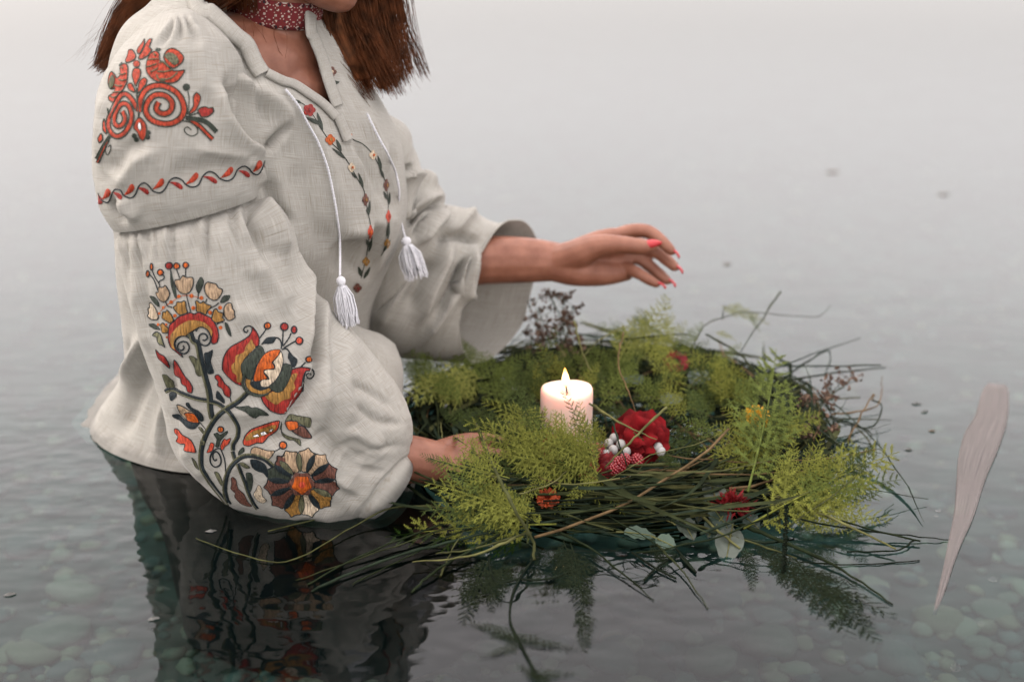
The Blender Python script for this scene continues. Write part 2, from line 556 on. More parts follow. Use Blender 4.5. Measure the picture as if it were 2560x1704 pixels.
# near sleeve, upper puff down to the embroidered band
up_keys = [(425, 60, 470, 50, 1.40, 1.41, .010), (392, 72, 520, 58, 1.385, 1.40, .032), (330, 105, 560, 92, 1.365, 1.39, .060), (278, 155, 603, 157, 1.35, 1.38, .080), (247, 225, 640, 246, 1.345, 1.375, .090),
           (236, 300, 662, 320, 1.345, 1.37, .094), (233, 370, 670, 386, 1.345, 1.365, .094), (238, 440, 671, 425, 1.345, 1.36, .092), (255, 510, 669, 455, 1.345, 1.355, .087), (288, 568, 664, 481, 1.345, 1.355, .080)]
G = loft_rings(up_keys, 150, 220)
up_strokes = [
    (Z1([(720, 150), (745, 230), (790, 330)]), 9, 2.5, 'g!'), (Z1([(680, 160), (660, 250), (600, 350)]), 9, 2.2, 'g!'),
    (Z1([(640, 170), (590, 230), (480, 330)]), 9, 2.2, 'g!'), (Z1([(770, 155), (820, 220), (930, 300)]), 9, 2.2, 'g!'),
    (Z1([(700, 150), (705, 230), (690, 320)]), 6, -3.0, 'g!'), (Z1([(745, 150), (780, 230), (850, 330)]), 6, -3.0, 'g!'), (Z1([(655, 165), (620, 240), (540, 340)]), 6, -3.0, 'g!'),
    (Z1([(965, 560), (1010, 800), (1130, 960), (1310, 1085)]), 24, 6.5, 'g'),
    (Z1([(1060, 590), (1130, 800), (1230, 930), (1290, 980)]), 26, -9, 'g'),
    (Z1([(1000, 560), (1040, 640), (1060, 720)]), 12, -3, 'g'),
    (Z1([(900, 200), (1080, 420), (1210, 640), (1270, 850)]), 16, 3.5, 'g'),
    (Z1([(1130, 440), (1250, 690), (1305, 880), (1290, 1060)]), 7, -4, 'g'),
    (Z1([(560, 1040), (380, 1150), (260, 1330)]), 26, 3.0, 'g'), (Z1([(470, 1010), (330, 1050), (210, 1230)]), 22, -3.5, 'g'),
    (Z1([(180, 640), (150, 900), (150, 1150)]), 16, 3.0, 'g'), (Z1([(240, 560), (200, 700), (190, 900)]), 12, -2.5, 'g'),
    (Z1([(230, 1400), (250, 1480), (320, 1560)]), 9, -6.0, 'g'), (Z1([(300, 1380), (330, 1470), (420, 1540)]), 16, 4.0, 'g'),
    (Z1([(800, 1040), (1000, 1080), (1180, 1100)]), 20, 2.5, 'g'), (Z1([(600, 1250), (900, 1180), (1150, 1150)]), 30, -2.5, 'g'),
    (Z1([(1150, 1130), (1230, 1180), (1310, 1290)]), 18, 2.5, 'g'),
    (Z1([(830, 250), (860, 500), (840, 700)]), 30, 3.0, 'g'), (Z1([(760, 420), (800, 600), (940, 800)]), 20, -2.2, 'g'),
]
sleeve_up, V_up = garment("sleeve_cap", G, LINEN, None, up_strokes, [(0.0016, 26, 3, (1, 1, .7)), (0.0006, 80, 9, (1, 1, 1))], 0.0014, fade=lambda t: np.clip((1 - t) / .10, .12, 1))
to_person(sleeve_up)
sleeve_up["label"] = "gathered upper sleeve with orange spiral embroidery and a leaf-and-wave band"

# near sleeve, lower puff sagging to the water at the elbow
lo_keys = [(322, 538, 636, 460, 1.345, 1.355, .062), (308, 572, 652, 494, 1.345, 1.352, .069), (293, 602, 700, 522, 1.345, 1.35, .083), (303, 650, 738, 590, 1.345, 1.345, .088), (335, 740, 756, 690, 1.345, 1.34, .092), (358, 830, 802, 765, 1.345, 1.34, .095),
           (393, 930, 862, 820, 1.345, 1.34, .096), (416, 1020, 922, 884, 1.345, 1.34, .095), (452, 1125, 972, 948, 1.345, 1.34, .092), (535, 1222, 1008, 1005, 1.335, 1.34, .086), (645, 1285, 1026, 1048, 1.325, 1.34, .076),
           (760, 1312, 1031, 1090, 1.31, 1.34, .064), (866, 1318, 1026, 1132, 1.295, 1.34, .048), (905, 1290, 1012, 1150, 1.30, 1.34, .034), (925, 1250, 1000, 1155, 1.32, 1.345, .026), (900, 1230, 970, 1140, 1.33, 1.35, .025)]
G = loft_rings(lo_keys, 220, 240)
lo_strokes = [
    ([(427, 545), (428, 600), (434, 690)], 6, -5, 'g!'), ([(514, 530), (516, 590), (524, 680)], 6, -5, 'g!'), ([(613, 508), (630, 560), (662, 630), (700, 720)], 10, -6, 'g!'), ([(345, 560), (345, 620), (352, 710)], 6, -5, 'g!'), ([(318, 565), (316, 620), (326, 700)], 5, -4, 'g!'),
    ([(390, 552), (388, 600), (394, 670)], 5, -3, 'g!'), ([(575, 518), (585, 570), (612, 650)], 7, -3.5, 'g!'), ([(470, 540), (471, 600), (478, 700)], 9, 3, 'g!'), ([(650, 510), (690, 580), (720, 680)], 12, 4, 'g!'),
    ([(985, 1020), (930, 985), (870, 960)], 10, -2.2, 'g'), ([(1005, 1060), (940, 1050), (880, 1010)], 10, -2.2, 'g'), ([(1000, 1110), (930, 1120), (860, 1090)], 10, -2.0, 'g'), ([(960, 1180), (900, 1170), (820, 1120)], 10, -2.0, 'g'), ([(900, 1260), (850, 1220), (790, 1190)], 10, -1.8, 'g'), ([(845, 850), (870, 930), (880, 1010)], 12, -2.5, 'g'),
    (Z7([(905, 700), (895, 900), (910, 1250)]), 20, 3.8, 's!'), (Z7([(1240, 650), (1235, 800), (1260, 1120)]), 18, 3.4, 's!'), (Z7([(590, 770), (590, 900), (620, 1150)]), 15, 3.4, 's!'),
    (Z7([(460, 790), (460, 900), (480, 1150)]), 10, 2.6, 's!'), (Z7([(405, 800), (405, 900), (420, 1100)]), 7, 2.4, 's!'), (Z7([(1630, 570), (1690, 720), (1830, 950), (1950, 1150)]), 20, -5.0, 'g'),
    (Z7([(1560, 600), (1590, 760), (1700, 1000)]), 24, 3.5, 'g!'), (Z7([(730, 740), (735, 900), (740, 1150)]), 10, 2.5, 'g!'), (Z7([(660, 760), (660, 900), (680, 1150)]), 9, -3.0, 'g!'),
    (Z7([(1750, 560), (1880, 780), (2000, 1080)]), 30, 5.0, 'g'), (Z7([(1060, 700), (1080, 900), (1100, 1250)]), 16, -2.5, 'g!'),
    (Z2([(925, 20), (948, 200), (972, 420), (1000, 620)]), 20, 8.0, 's'), (Z2([(1000, 240), (1008, 400), (1012, 520), (1015, 640)]), 13, -10.0, 'g'),
    (Z2([(840, 945), (940, 800), (1020, 650), (1040, 520)]), 24, -5.0, 's'), (Z2([(1045, 180), (1050, 420), (1075, 700), (1060, 950)]), 26, 6.0, 'g'),
    (Z2([(1110, 380), (1120, 600), (1110, 780)]), 18, -4.5, 'g'), (Z2([(1160, 480), (1190, 720), (1200, 980)]), 26, 5.0, 'g'),
    (Z2([(760, 1440), (860, 1480), (1000, 1440), (1160, 1490)]), 16, 3.0, 'g'), (Z2([(800, 1380), (980, 1400), (1120, 1400)]), 20, -2.0, 'g'),
    (Z2([(1180, 1130), (1090, 1060), (1030, 980)]), 22, -4.5, 'g'), (Z2([(1250, 1330), (1120, 1240), (1010, 1080)]), 26, 4.0, 'g'), (Z2([(1400, 1080), (1300, 1060), (1190, 980)]), 26, 3.5, 'g'),
    (Z2([(1290, 1150), (1230, 1120), (1170, 1050)]), 16, -3.0, 'g'),
    (Z2([(40, 200), (60, 380), (120, 560)]), 14, 2.5, 'g'), (Z2([(80, 120), (95, 300), (160, 480)]), 12, -2.5, 'g'), (Z2([(700, 60), (780, 200), (860, 330)]), 30, 4.0, 'g'),
    (Z2([(640, 120), (720, 260), (800, 420)]), 22, -2.5, 'g'), (Z2([(560, 320), (700, 360), (900, 330)]), 26, 2.0, 'g'),
    (Z2([(230, 620), (235, 700), (250, 800)]), 12, -3.0, 'g'), (Z2([(300, 1080), (340, 1160), (420, 1250)]), 18, 3.0, 'g'), (Z2([(240, 900), (320, 930), (430, 960)]), 18, -2.0, 'g'),
    (Z2([(520, 1260), (600, 1180), (700, 1130)]), 18, 2.0, 'g'), (Z2([(460, 900), (620, 900), (760, 860)]), 20, 2.0, 'g'), (Z2([(700, 1000), (880, 1060), (1010, 1040)]), 22, -2.5, 'g'),
    (Z2([(760, 1130), (900, 1060), (1060, 1120)]), 18, 2.0, 'g'),
]
sleeve_lo, V_lo = garment("sleeve", G, LINEN, None, lo_strokes, [(0.0022, 22, 5, (1, 1, .8)), (0.0007, 75, 11, (1, 1, 1))], 0.0014, fade=lambda t: np.clip((t - .06) / .06, .05, 1))
to_person(sleeve_lo)
sleeve_lo["label"] = "full lower sleeve with large coloured flower embroidery, touching the water"

# bodice
S_AX = np.array([0.55, 0.835, 0.0]); F_AX = np.array([0.835, -0.55, 0.0])
def bodice_grid(rows, na, nr, tilt_top):
    K = catmull(rows, na)
    th = np.linspace(0, 2 * math.pi, nr, endpoint=False)
    G = np.empty((na, nr, 3))
    for i, (z, cx, cy, w, df, db) in enumerate(K):
        c, s = np.cos(th), np.sin(th)
        e = 0.85
        fs = np.sign(c) * np.abs(c) ** e; ss = np.sign(s) * np.abs(s) ** e
        fd = np.where(c > 0, df, db)
        G[i] = np.array([cx, cy, z]) + F_AX * (fs * fd)[:, None] + S_AX * (ss * w)[:, None]
        k = max(0, min(1, (z - .08) / .34))
        G[i, :, 2] -= tilt_top * k * ss * w / .17
    return G
bod_rows = [(.0015, -.312, 1.56, .180, .147, .163), (.008, -.312, 1.56, .175, .143, .157), (.02, -.310, 1.555, .165, .135, .145), (.07, -.302, 1.54, .152, .118, .118), (.14, -.294, 1.52, .155, .116, .105),
            (.20, -.285, 1.505, .163, .130, .103), (.26, -.275, 1.49, .170, .140, .104), (.32, -.268, 1.48, .175, .128, .10), (.38, -.262, 1.47, .172, .105, .095), (.425, -.262, 1.465, .150, .082, .085),
            (.46, -.262, 1.46, .112, .068, .072), (.495, -.262, 1.455, .075, .055, .060), (.53, -.262, 1.45, .062, .05, .055)]
Gb = bodice_grid(bod_rows, 200, 260, .055)
bod_strokes = [
    (Z3([(0, 420), (150, 490), (330, 650), (280, 830)]), 20, 7, 'g'), (Z3([(240, 840), (300, 760), (340, 700)]), 10, -8, 'g'), (Z3([(60, 250), (180, 520), (235, 700)]), 10, -4, 'g'),
    (Z3([(110, 120), (200, 340), (330, 520), (520, 780), (640, 1100), (680, 1300)]), 26, 3.5, 'g'), (Z3([(660, 1290), (780, 1290), (880, 1210)]), 22, 5, 'g'),
    (Z3([(700, 1340), (730, 1440), (700, 1560)]), 34, -10, 'g'), (Z3([(690, 780), (740, 900), (850, 1100), (880, 1300), (860, 1500)]), 9, 3, 'g'), (Z3([(730, 800), (800, 950), (870, 1150)]), 8, -3, 'g'),
    (Z3([(820, 1200), (840, 1350), (820, 1520)]), 9, -3.5, 'g'), (Z3([(390, 900), (480, 1200), (600, 1420)]), 34, -3.5, 'g'), (Z3([(300, 900), (330, 1200), (430, 1500)]), 26, 3, 'g'),
    ([(385, 800), (310, 940), (245, 1082)], 16, 7, 'g'), ([(410, 880), (345, 980), (300, 1095)], 20, -6, 'g'), ([(440, 940), (405, 1050), (400, 1135)], 14, 5, 'g'), ([(450, 1020), (440, 1080), (445, 1140)], 10, -4, 'g'), ([(330, 850), (290, 930), (262, 1000)], 12, -4, 'g'),
    (Z3([(250, 1000), (300, 1180), (380, 1250)]), 16, -7, 'g'), (Z3([(780, 620), (850, 780), (940, 1000)]), 18, 4, 'g'), (Z3([(940, 850), (950, 1000), (960, 1200)]), 12, -5, 'g'),
]
bodice_src = Gb
na, nr, _ = Gb.shape
nb = grid_normals(Gb)
Vb = sculpt(Gb.reshape(-1, 3), nb.reshape(-1, 3), bod_strokes)
Vb = wrinkle(Vb, nb.reshape(-1, 3), 0.0022, 20, 21, (1, 1, .7))
Fb = outward(Vb, tube_faces(na, nr), nb.reshape(-1, 3))
UNCUT = BVHTree.FromPolygons([Vector(v) for v in Vb], Fb)
# neckline opening traced on the front of the bodice
NECK = [(503, -160), (503, 0), (532, 18), (564, 46), (600, 80), (628, 104), (650, 150), (668, 178), (707, 198), (738, 208), (775, 232), (810, 257), (842, 290), (836, 268), (815, 210), (797, 148), (779, 103), (768, 60), (768, -160)]
def inside(poly, x, y):
    poly = np.asarray(poly, float); r = np.zeros(len(x), bool); j = len(poly) - 1
    for i in range(len(poly)):
        xi, yi = poly[i]; xj, yj = poly[j]
        m = ((yi > y) != (yj > y)) & (x < (xj - xi) * (y - yi) / (yj - yi + 1e-12) + xi)
        r ^= m; j = i
    return r
fc = np.array([Vb[list(f)].mean(0) for f in Fb]); nrm = vnormals(Vb, Fb)
pxf, pyf, _ = proj(fc)
fn = np.array([nb.reshape(-1, 3)[f[0]] for f in Fb])
front = (fn * (CAM - fc)).sum(1) > -0.02
kill = inside(NECK, pxf, pyf) & front
Fb = [f for f, k in zip(Fb, kill) if not k]
G2 = Vb.reshape(na, nr, 3)
vv = np.concatenate([[0], np.cumsum(np.linalg.norm(np.diff(G2.mean(1), axis=0), axis=1))])
th = np.abs(np.linspace(-math.pi, math.pi, nr, endpoint=False))
uvb = np.stack([np.tile(th * .15, (na, 1)), np.tile(vv[:, None], (1, nr))], 2).reshape(-1, 2)
bodice = mk("blouse", Vb, Fb, LINEN, None, uv=uvb)
md = bodice.modifiers.new("thickness", 'SOLIDIFY'); md.thickness = 0.0015; md.offset = -1
to_person(bodice)
bodice["label"] = "light grey linen blouse front with two embroidered flower vines"

# far sleeve with its wide open cuff
far_keys = [(880, 262, 860, 400, 1.60, 1.55, .045), (955, 296, 880, 470, 1.605, 1.555, .058), (988, 312, 890, 520, 1.61, 1.56, .064), (1001, 345, 890, 560, 1.612, 1.565, .064), (1022, 385, 888, 610, 1.62, 1.57, .07), (1033, 424, 885, 660, 1.62, 1.575, .066),
            (1075, 440, 880, 720, 1.625, 1.58, .074), (1104, 474, 876, 770, 1.63, 1.585, .074), (1110, 506, 885, 815, 1.63, 1.59, .066), (1142, 517, 930, 862, 1.63, 1.595, .066), (1180, 532, 1000, 890, 1.635, 1.60, .062), (1218, 552, 1085, 903, 1.635, 1.60, .058), (1248, 556, 1150, 905, 1.64, 1.60, .056), (1272, 546, 1185, 908, 1.64, 1.60, .055)]
G = loft_rings(far_keys, 150, 200)
_s = np.clip((np.linspace(0, 1, 150)[:, None] - .70) / .30, 0, 1) ** 1.5
_t = np.clip(np.sin(np.linspace(0, 2 * math.pi, 200, endpoint=False))[None] + .1, 0, 1)
G[:, :, 0] += _s * _t * .048 - _s * np.clip(-np.sin(np.linspace(0, 2 * math.pi, 200, endpoint=False))[None], 0, 1) ** 1.5 * .030
far_strokes = [
    (ZF([(420, 180), (560, 170), (700, 260)]), 16, 5, 'g'), (ZF([(400, 160), (480, 130), (520, 120)]), 8, -7, 'g'), (ZF([(480, 540), (600, 440), (740, 380)]), 10, -10, 'g'), (ZF([(440, 500), (580, 410), (730, 330)]), 12, 6, 'g'),
    (ZF([(560, 680), (640, 560), (760, 420)]), 10, 7, 'g'), (ZF([(530, 640), (600, 530), (700, 450)]), 7, -7, 'g'), (ZF([(800, 640), (900, 520), (1000, 450)]), 12, 5, 'g'), (ZF([(700, 700), (780, 640), (960, 650), (1010, 690)]), 12, -6, 'g'),
    (ZF([(560, 1300), (640, 1080), (740, 850), (800, 680)]), 16, 7, 'g'), (ZF([(460, 1200), (560, 1000), (680, 800)]), 20, -7, 'g'), (ZF([(600, 1440), (760, 1200), (860, 1000), (990, 730)]), 14, 8, 'g'),
    (ZF([(690, 1250), (800, 1050), (900, 830)]), 12, -7, 'g'), (ZF([(820, 1080), (850, 960), (930, 800)]), 8, -6, 'g'), (ZF([(900, 1150), (930, 950), (985, 750)]), 10, 7, 'g'), (ZF([(260, 1320), (380, 1120), (520, 900)]), 24, 6, 'g'),
]
sleeve_far, V_far = garment("sleeve", G, LINEN, None, far_strokes, [(0.0035, 17, 8, (1, 1, .6))], 0.0014, gain=2.4)
to_person(sleeve_far)
sleeve_far["label"] = "crumpled far sleeve with a wide open cuff"
# ------------------------------------------------------------------ skin: one continuous body
def skin_mat():
    m, t, b = new_mat("skin")
    tc = N(t, "ShaderNodeTexCoord")
    nz = N(t, "ShaderNodeTexNoise"); nz.inputs['Scale'].default_value = 55; nz.inputs['Detail'].default_value = 8
    t.links.new(tc.outputs['Object'], nz.inputs['Vector'])
    rp = N(t, "ShaderNodeValToRGB")
    rp.color_ramp.elements[0].position = .3; rp.color_ramp.elements[1].position = .7
    rp.color_ramp.elements[0].color = (.165, .062, .036, 1); rp.color_ramp.elements[1].color = (.250, .108, .068, 1)
    t.links.new(nz.outputs['Fac'], rp.inputs['Fac']); t.links.new(rp.outputs[0], b.inputs['Base Color'])
    b.inputs['Roughness'].default_value = .5
    b.inputs['Specular IOR Level'].default_value = .35
    b.inputs['Subsurface Weight'].default_value = .12
    b.inputs['Subsurface Radius'].default_value = (.008, .003, .0015)
    n2 = N(t, "ShaderNodeTexNoise"); n2.inputs['Scale'].default_value = 320; n2.inputs['Detail'].default_value = 6
    t.links.new(tc.outputs['Object'], n2.inputs['Vector'])
    bp = N(t, "ShaderNodeBump"); bp.inputs['Strength'].default_value = .35; bp.inputs['Distance'].default_value = .001
    t.links.new(n2.outputs['Fac'], bp.inputs['Height']); t.links.new(bp.outputs[0], b.inputs['Normal'])
    return m
SKIN = skin_mat()

def add_ball(bm, c, r, rot=None):
    """an ellipsoid; r is one radius or three"""
    if not hasattr(r, '__len__'): r = (r, r, r)
    M = Matrix.Translation(Vector(tuple(c))) @ (rot.to_matrix().to_4x4() if rot else Matrix.Identity(4)) @ Matrix.Diagonal((*r, 1))
    bmesh.ops.create_icosphere(bm, subdivisions=3, radius=1.0, matrix=M)

def add_limb(bm, pts, rad, n=14, flat=1.0, flat_axis=None):
    """tapered round limb along pts with rounded ends"""
    m = max(8, len(pts) * 7)
    C = catmull(pts, m); rr = catmull(np.array(rad)[:, None], m)[:, 0]
    T = np.gradient(C, axis=0); T /= np.linalg.norm(T, axis=1, keepdims=True)
    ref = np.array(flat_axis if flat_axis is not None else (0.0, 0.3, 1.0), float)
    rings = []
    Cx = [C[0] - T[0] * rr[0] * .7] + list(C) + [C[-1] + T[-1] * rr[-1] * .7]
    Tx = [T[0]] + list(T) + [T[-1]]
    Rx = [rr[0] * .55] + list(rr) + [rr[-1] * .55]
    for c, t, r in zip(Cx, Tx, Rx):
        u = ref - t * (ref @ t); u /= np.linalg.norm(u); v = np.cross(t, u)
        rings.append([bm.verts.new((c + (u * math.cos(a) * flat + v * math.sin(a)) * r).tolist()) for a in np.linspace(0, 2 * math.pi, n, endpoint=False)])
    for a, b in zip(rings, rings[1:]):
        for j in range(n):
            bm.faces.new((a[j], a[(j + 1) % n], b[(j + 1) % n], b[j]))
    for ring, e, s in ((rings[0], C[0] - T[0] * rr[0] * .98, 1), (rings[-1], C[-1] + T[-1] * rr[-1] * .98, -1)):
        v = bm.verts.new(e.tolist())
        for j in range(n):
            f = (ring[(j + 1) % n], ring[j], v) if s > 0 else (ring[j], ring[(j + 1) % n], v)
            bm.faces.new(f)

def pts_px(rows): return [P(*r[:3]) for r in rows]

bm = bmesh.new()
# trunk under the blouse, neck, head bowed towards the candle
for z, cx, cy, w, d in [(.02, -.305, 1.555, .125, .095), (.09, -.298, 1.535, .118, .09), (.17, -.285, 1.515, .122, .09), (.25, -.272, 1.495, .128, .095), (.32, -.264, 1.482, .132, .088), (.38, -.258, 1.475, .132, .074), (.42, -.255, 1.47, .105, .062)]:
    yaw = math.atan2(S_AX[1], S_AX[0])
    from mathutils import Euler
    add_ball(bm, (cx, cy, z), (w, d, .06), Euler((0, 0, yaw)))
NECK0 = P(668, 150, 1.475); NECK1 = P(722, -70, 1.470)
add_limb(bm, [P(640, 260, 1.48), NECK0, (NECK0 + NECK1) / 2, NECK1, P(735, -200, 1.465)], [.062, .052, .0445, .043, .043])
add_limb(bm, [P(560, 130, 1.43), P(660, 190, 1.47), P(760, 240, 1.53)], [.045, .05, .045])
add_limb(bm, [P(650, 215, 1.435), P(740, 235, 1.445), P(800, 245, 1.50)], [.028, .032, .03])
add_limb(bm, [P(600, 120, 1.425), P(665, 168, 1.423), P(735, 196, 1.44)], [.009, .0085, .009])      # collarbone
chin = P(850, -14, 1.452)
hc = chin + np.array([-.060, .012, .105])
add_ball(bm, hc, (.088, .075, .105)); add_ball(bm, hc + np.array([-.03, .0, .02]), (.088, .076, .09))
add_limb(bm, [hc + np.array([-.005, -.055, -.045]), hc + np.array([.035, -.036, -.088]), chin, hc + np.array([.037, .036, -.09]), hc + np.array([-.005, .06, -.045])], [.026, .021, .0185, .021, .026])
add_ball(bm, chin + np.array([.002, 0, .004]), (.018, .02, .016))
add_ball(bm, chin + np.array([.012, 0, .034]), (.012, .021, .006)); add_ball(bm, chin + np.array([.011, 0, .026]), (.012, .018, .006))     # lips
add_limb(bm, [hc + np.array([.085, 0, .02]), hc + np.array([.097, 0, -.01]), hc + np.array([.103, 0, -.03])], [.008, .010, .013])           # nose
for s in (-1, 1):
    add_ball(bm, hc + np.array([.068, s * .034, .012]), (.016, .018, .012)); add_ball(bm, hc + np.array([.048, s * .048, -.03]), (.028, .022, .024))
    add_ball(bm, hc + np.array([.078, s * .032, .032]), (.012, .026, .008)); add_ball(bm, hc + np.array([-.015, s * .08, -.005]), (.018, .008, .03))
# shoulders and arms
sh_n = P(470, 190, 1.385); sh_f = P(900, 330, 1.60)
add_limb(bm, [P(640, 250, 1.46), sh_n, P(500, 520, 1.345), P(600, 850, 1.345), P(720, 1130, 1.335)], [.055, .05, .046, .043, .038])
add_limb(bm, [P(700, 1130, 1.335), P(800, 1160, 1.335), P(920, 1152, 1.34), P(1030, 1148, 1.348), P(1100, 1160, 1.352)], [.038, .038, .034, .0255, .023])
add_limb(bm, [P(780, 300, 1.52), P(890, 360, 1.585), P(935, 500, 1.60), P(975, 680, 1.61)], [.045, .034, .032, .028])
add_limb(bm, [P(975, 680, 1.61), P(1090, 668, 1.612), P(1200, 652, 1.615), P(1310, 650, 1.617), P(1395, 655, 1.618)], [.028, .028, .0290, .0275, .0232], flat_axis=(0, 1, 0), flat=.92)
# far hand: palm towards the viewer, index on top, thumb in front
wr = P(1400, 656, 1.618)
def chain(rows): add_limb(bm, pts_px(rows), [r[3] for r in rows], n=12)
for a, b in [((1490, 606, 1.616, .0135), (1538, 592, 1.620, .0115)), ((1490, 628, 1.622, .0145), (1552, 614, 1.628, .0115)), ((1488, 650, 1.624, .0145), (1556, 640, 1.632, .0110)), ((1480, 668, 1.622, .0135), (1545, 668, 1.630, .0100))]:
    add_limb(bm, [wr, P(*a[:3]), P(*b[:3])], [.0205, a[3], b[3]], n=12)
add_limb(bm, [P(1390, 665, 1.614), P(1440, 678, 1.607), P(1510, 684, 1.612), P(1570, 680, 1.624)], [.019, .0178, .0145, .0105], n=12)      # heel of the palm
chain([(1385, 650, 1.614, .018), (1430, 640, 1.606, .0185), (1472, 624, 1.597, .0162), (1512, 612, 1.590, .0128), (1560, 612, 1.585, .0105), (1605, 617, 1.583, .0095), (1632, 614, 1.583, .0070)])
far_f = {
    'index': [(1538, 592, 1.620, .0100), (1578, 578, 1.618, .0090), (1620, 579, 1.612, .0085), (1655, 604, 1.603, .0078), (1679, 628, 1.597, .0062)],
    'middle': [(1552, 614, 1.628, .0100), (1600, 612, 1.627, .0088), (1642, 630, 1.620, .0082), (1670, 652, 1.611, .0074), (1688, 668, 1.604, .0060)],
    'ring': [(1556, 640, 1.632, .0095), (1594, 644, 1.630, .0084), (1624, 664, 1.622, .0077), (1652, 688, 1.614, .0070), (1669, 702, 1.609, .0058)],
    'little': [(1545, 672, 1.624, .0092), (1574, 674, 1.614, .0080), (1598, 684, 1.603, .0073), (1622, 699, 1.597, .0066), (1642, 710, 1.594, .0052)]}
for k, v in far_f.items(): chain(v)
# near hand: slips under the fern, fingers bent round the straw ring
wn = P(1100, 1160, 1.352)
near_mcp = [(1195, 1140, 1.372, .0120), (1200, 1160, 1.362, .0120), (1195, 1182, 1.350, .0115), (1180, 1200, 1.340, .0105)]
for m_ in near_mcp: add_limb(bm, [wn, (wn + P(*m_[:3])) / 2, P(*m_[:3])], [.0215, .0165, m_[3]], n=12)
for (x, y, Y, r) in near_mcp:
    chain([(x, y, Y, .0100), (x + 55, y + 2, Y + .004, .0092), (x + 92, y + 28, Y + .012, .0085), (x + 98, y + 58, Y + .022, .0075), (x + 84, y + 78, Y + .03, .006)])
chain([(1105, 1135, 1.366, .0165), (1160, 1112, 1.380, .0130), (1215, 1105, 1.392, .0102), (1255, 1112, 1.40, .0088), (1282, 1122, 1.405, .0065)])
me = bpy.data.meshes.new("body")
bm.to_mesh(me); bm.free()
me.materials.append(SKIN)
body = link("body", me)
rm = body.modifiers.new("remesh", 'REMESH'); rm.mode = 'VOXEL'; rm.voxel_size = 0.0020; rm.use_smooth_shade = True
sm = body.modifiers.new("smooth", 'SMOOTH'); sm.iterations = 5; sm.factor = .5
dg = bpy.context.evaluated_depsgraph_get()
me2 = bpy.data.meshes.new_from_object(body.evaluated_get(dg))
body.modifiers.clear(); body.data = me2; me2.name = "body"
me2.materials.clear(); me2.materials.append(SKIN)
me2.polygons.foreach_set("use_smooth", [True] * len(me2.polygons))
to_person(body)
body["label"] = "tanned skin of neck, chin, forearms and hands"

# long almond nails, coral red
NAIL = mat("coral_nail_varnish", (.36, .018, .022), .4, .4, .1, 20, coat=.1)
def nail(tip, back, nrm, w=.0048, L=.017):
    tip = np.array(tip); ax = tip - np.array(back); ax /= np.linalg.norm(ax)
    n = np.array(nrm, float); n -= ax * (n @ ax); n /= np.linalg.norm(n); s = np.cross(ax, n)
    V = []; F = []
    prof = [(-.45, .55, -.05), (-.35, .85, .25), (-.1, 1.0, .45), (.2, .95, .45), (.45, .72, .3), (.62, .42, .1), (.72, .10, -.1)]
    for (u, wf, h) in prof:
        for k in range(7):
            a = (k / 6 - .5) * 2
            V.append(tip + ax * u * L + s * a * w * wf + n * (w * (h + .55 * (1 - a * a))))
    for i in range(len(prof) - 1):
        for k in range(6): F.append((i * 7 + k, i * 7 + k + 1, i * 7 + k + 8, i * 7 + k + 7))
    o = mk("fingernail", V, F, NAIL, None)
    md = o.modifiers.new("t", 'SOLIDIFY'); md.thickness = .0009
    o.parent = body
    return o
for k, v in far_f.items():
    a = P(*v[-2][:3]); b = P(*v[-1][:3])
    nail(b + (b - a) / np.linalg.norm(b - a) * .003, a, np.array([.75, .15, .75]), .0046, .0125)
a, b = P(1590, 617, 1.583), P(1632, 612, 1.581)
nail(b - np.array([.004, .0, 0]), a, np.array([-.05, -.75, .75]), .0056, .021)
# ------------------------------------------------------------------ collar, cords, ribbon, hair, skirt
def strip_on(tree, path, inner, outer, lift, edge=.0):
    """folded edge of cloth along a line: reaches `inner` px to one side and `outer` px to the other"""
    p = open_smooth(path, 4.0)
    t = np.gradient(p, axis=0); t /= np.linalg.norm(t, axis=1, keepdims=True)
    nn = np.stack([t[:, 1], -t[:, 0]], 1)
    cols = np.linspace(-inner, outer, 7)
    prof = [0.3, .85, 1.0, 1.0, .9, .7, .05]
    V = []; F = []; uv = []
    for i, (c, n) in enumerate(zip(p, nn)):
        for k, (d, h) in enumerate(zip(cols, prof)):
            x, nrm = on_cloth(tree, *(c + n * d), 1.45)
            V.append(x + nrm * (lift * h)); uv.append((i * .004, k * .004))
    m = len(cols)
    for i in range(len(p) - 1):
        for k in range(m - 1): F.append((i * m + k, i * m + k + 1, (i + 1) * m + k + 1, (i + 1) * m + k))
    return V, F, uv
def open_smooth(pts, step=3.0):
    p = np.asarray(pts, float)
    L = np.linalg.norm(np.diff(p, axis=0), axis=1).sum()
    return catmull(p, max(3, int(L / step) + len(p))) if len(p) > 2 else np.linspace(p[0], p[1], max(3, int(L / step)))
def on_cloth(tree, px, py, guess=1.33):
    d = Vector(ray(px, py)).normalized()
    hit, n, i, dist = tree.ray_cast(Vector(CAM), d)
    if hit is None:
        hit, n, i, dist = tree.find_nearest(Vector(P(px, py, guess)))
    if n.dot(d) > 0: n = -n
    return np.array(hit), np.array(n)
for path, a, b, lf in ((NECK[0:8], 34, 5, .0035), (NECK[7:13], 16, 6, .003), (NECK[13:19][::1], 20, 5, .0025)):
    V, F, uv = strip_on(UNCUT, path, a, b, lf)
    # the strip must lie on the cloth side of the neckline
    o = mk("collar", V, F, LINEN, None, uv=uv)
    md = o.modifiers.new("t", 'SOLIDIFY'); md.thickness = .002; md.offset = 0
    to_person(o)
# open flap under the V and its turned edge
V, F, uv = strip_on(UNCUT, [(842, 290), (856, 322), (868, 352)], 12, 10, .004)
o = mk("collar", V, F, LINEN, None, uv=uv); o.modifiers.new("t", 'SOLIDIFY').thickness = .0015; to_person(o)

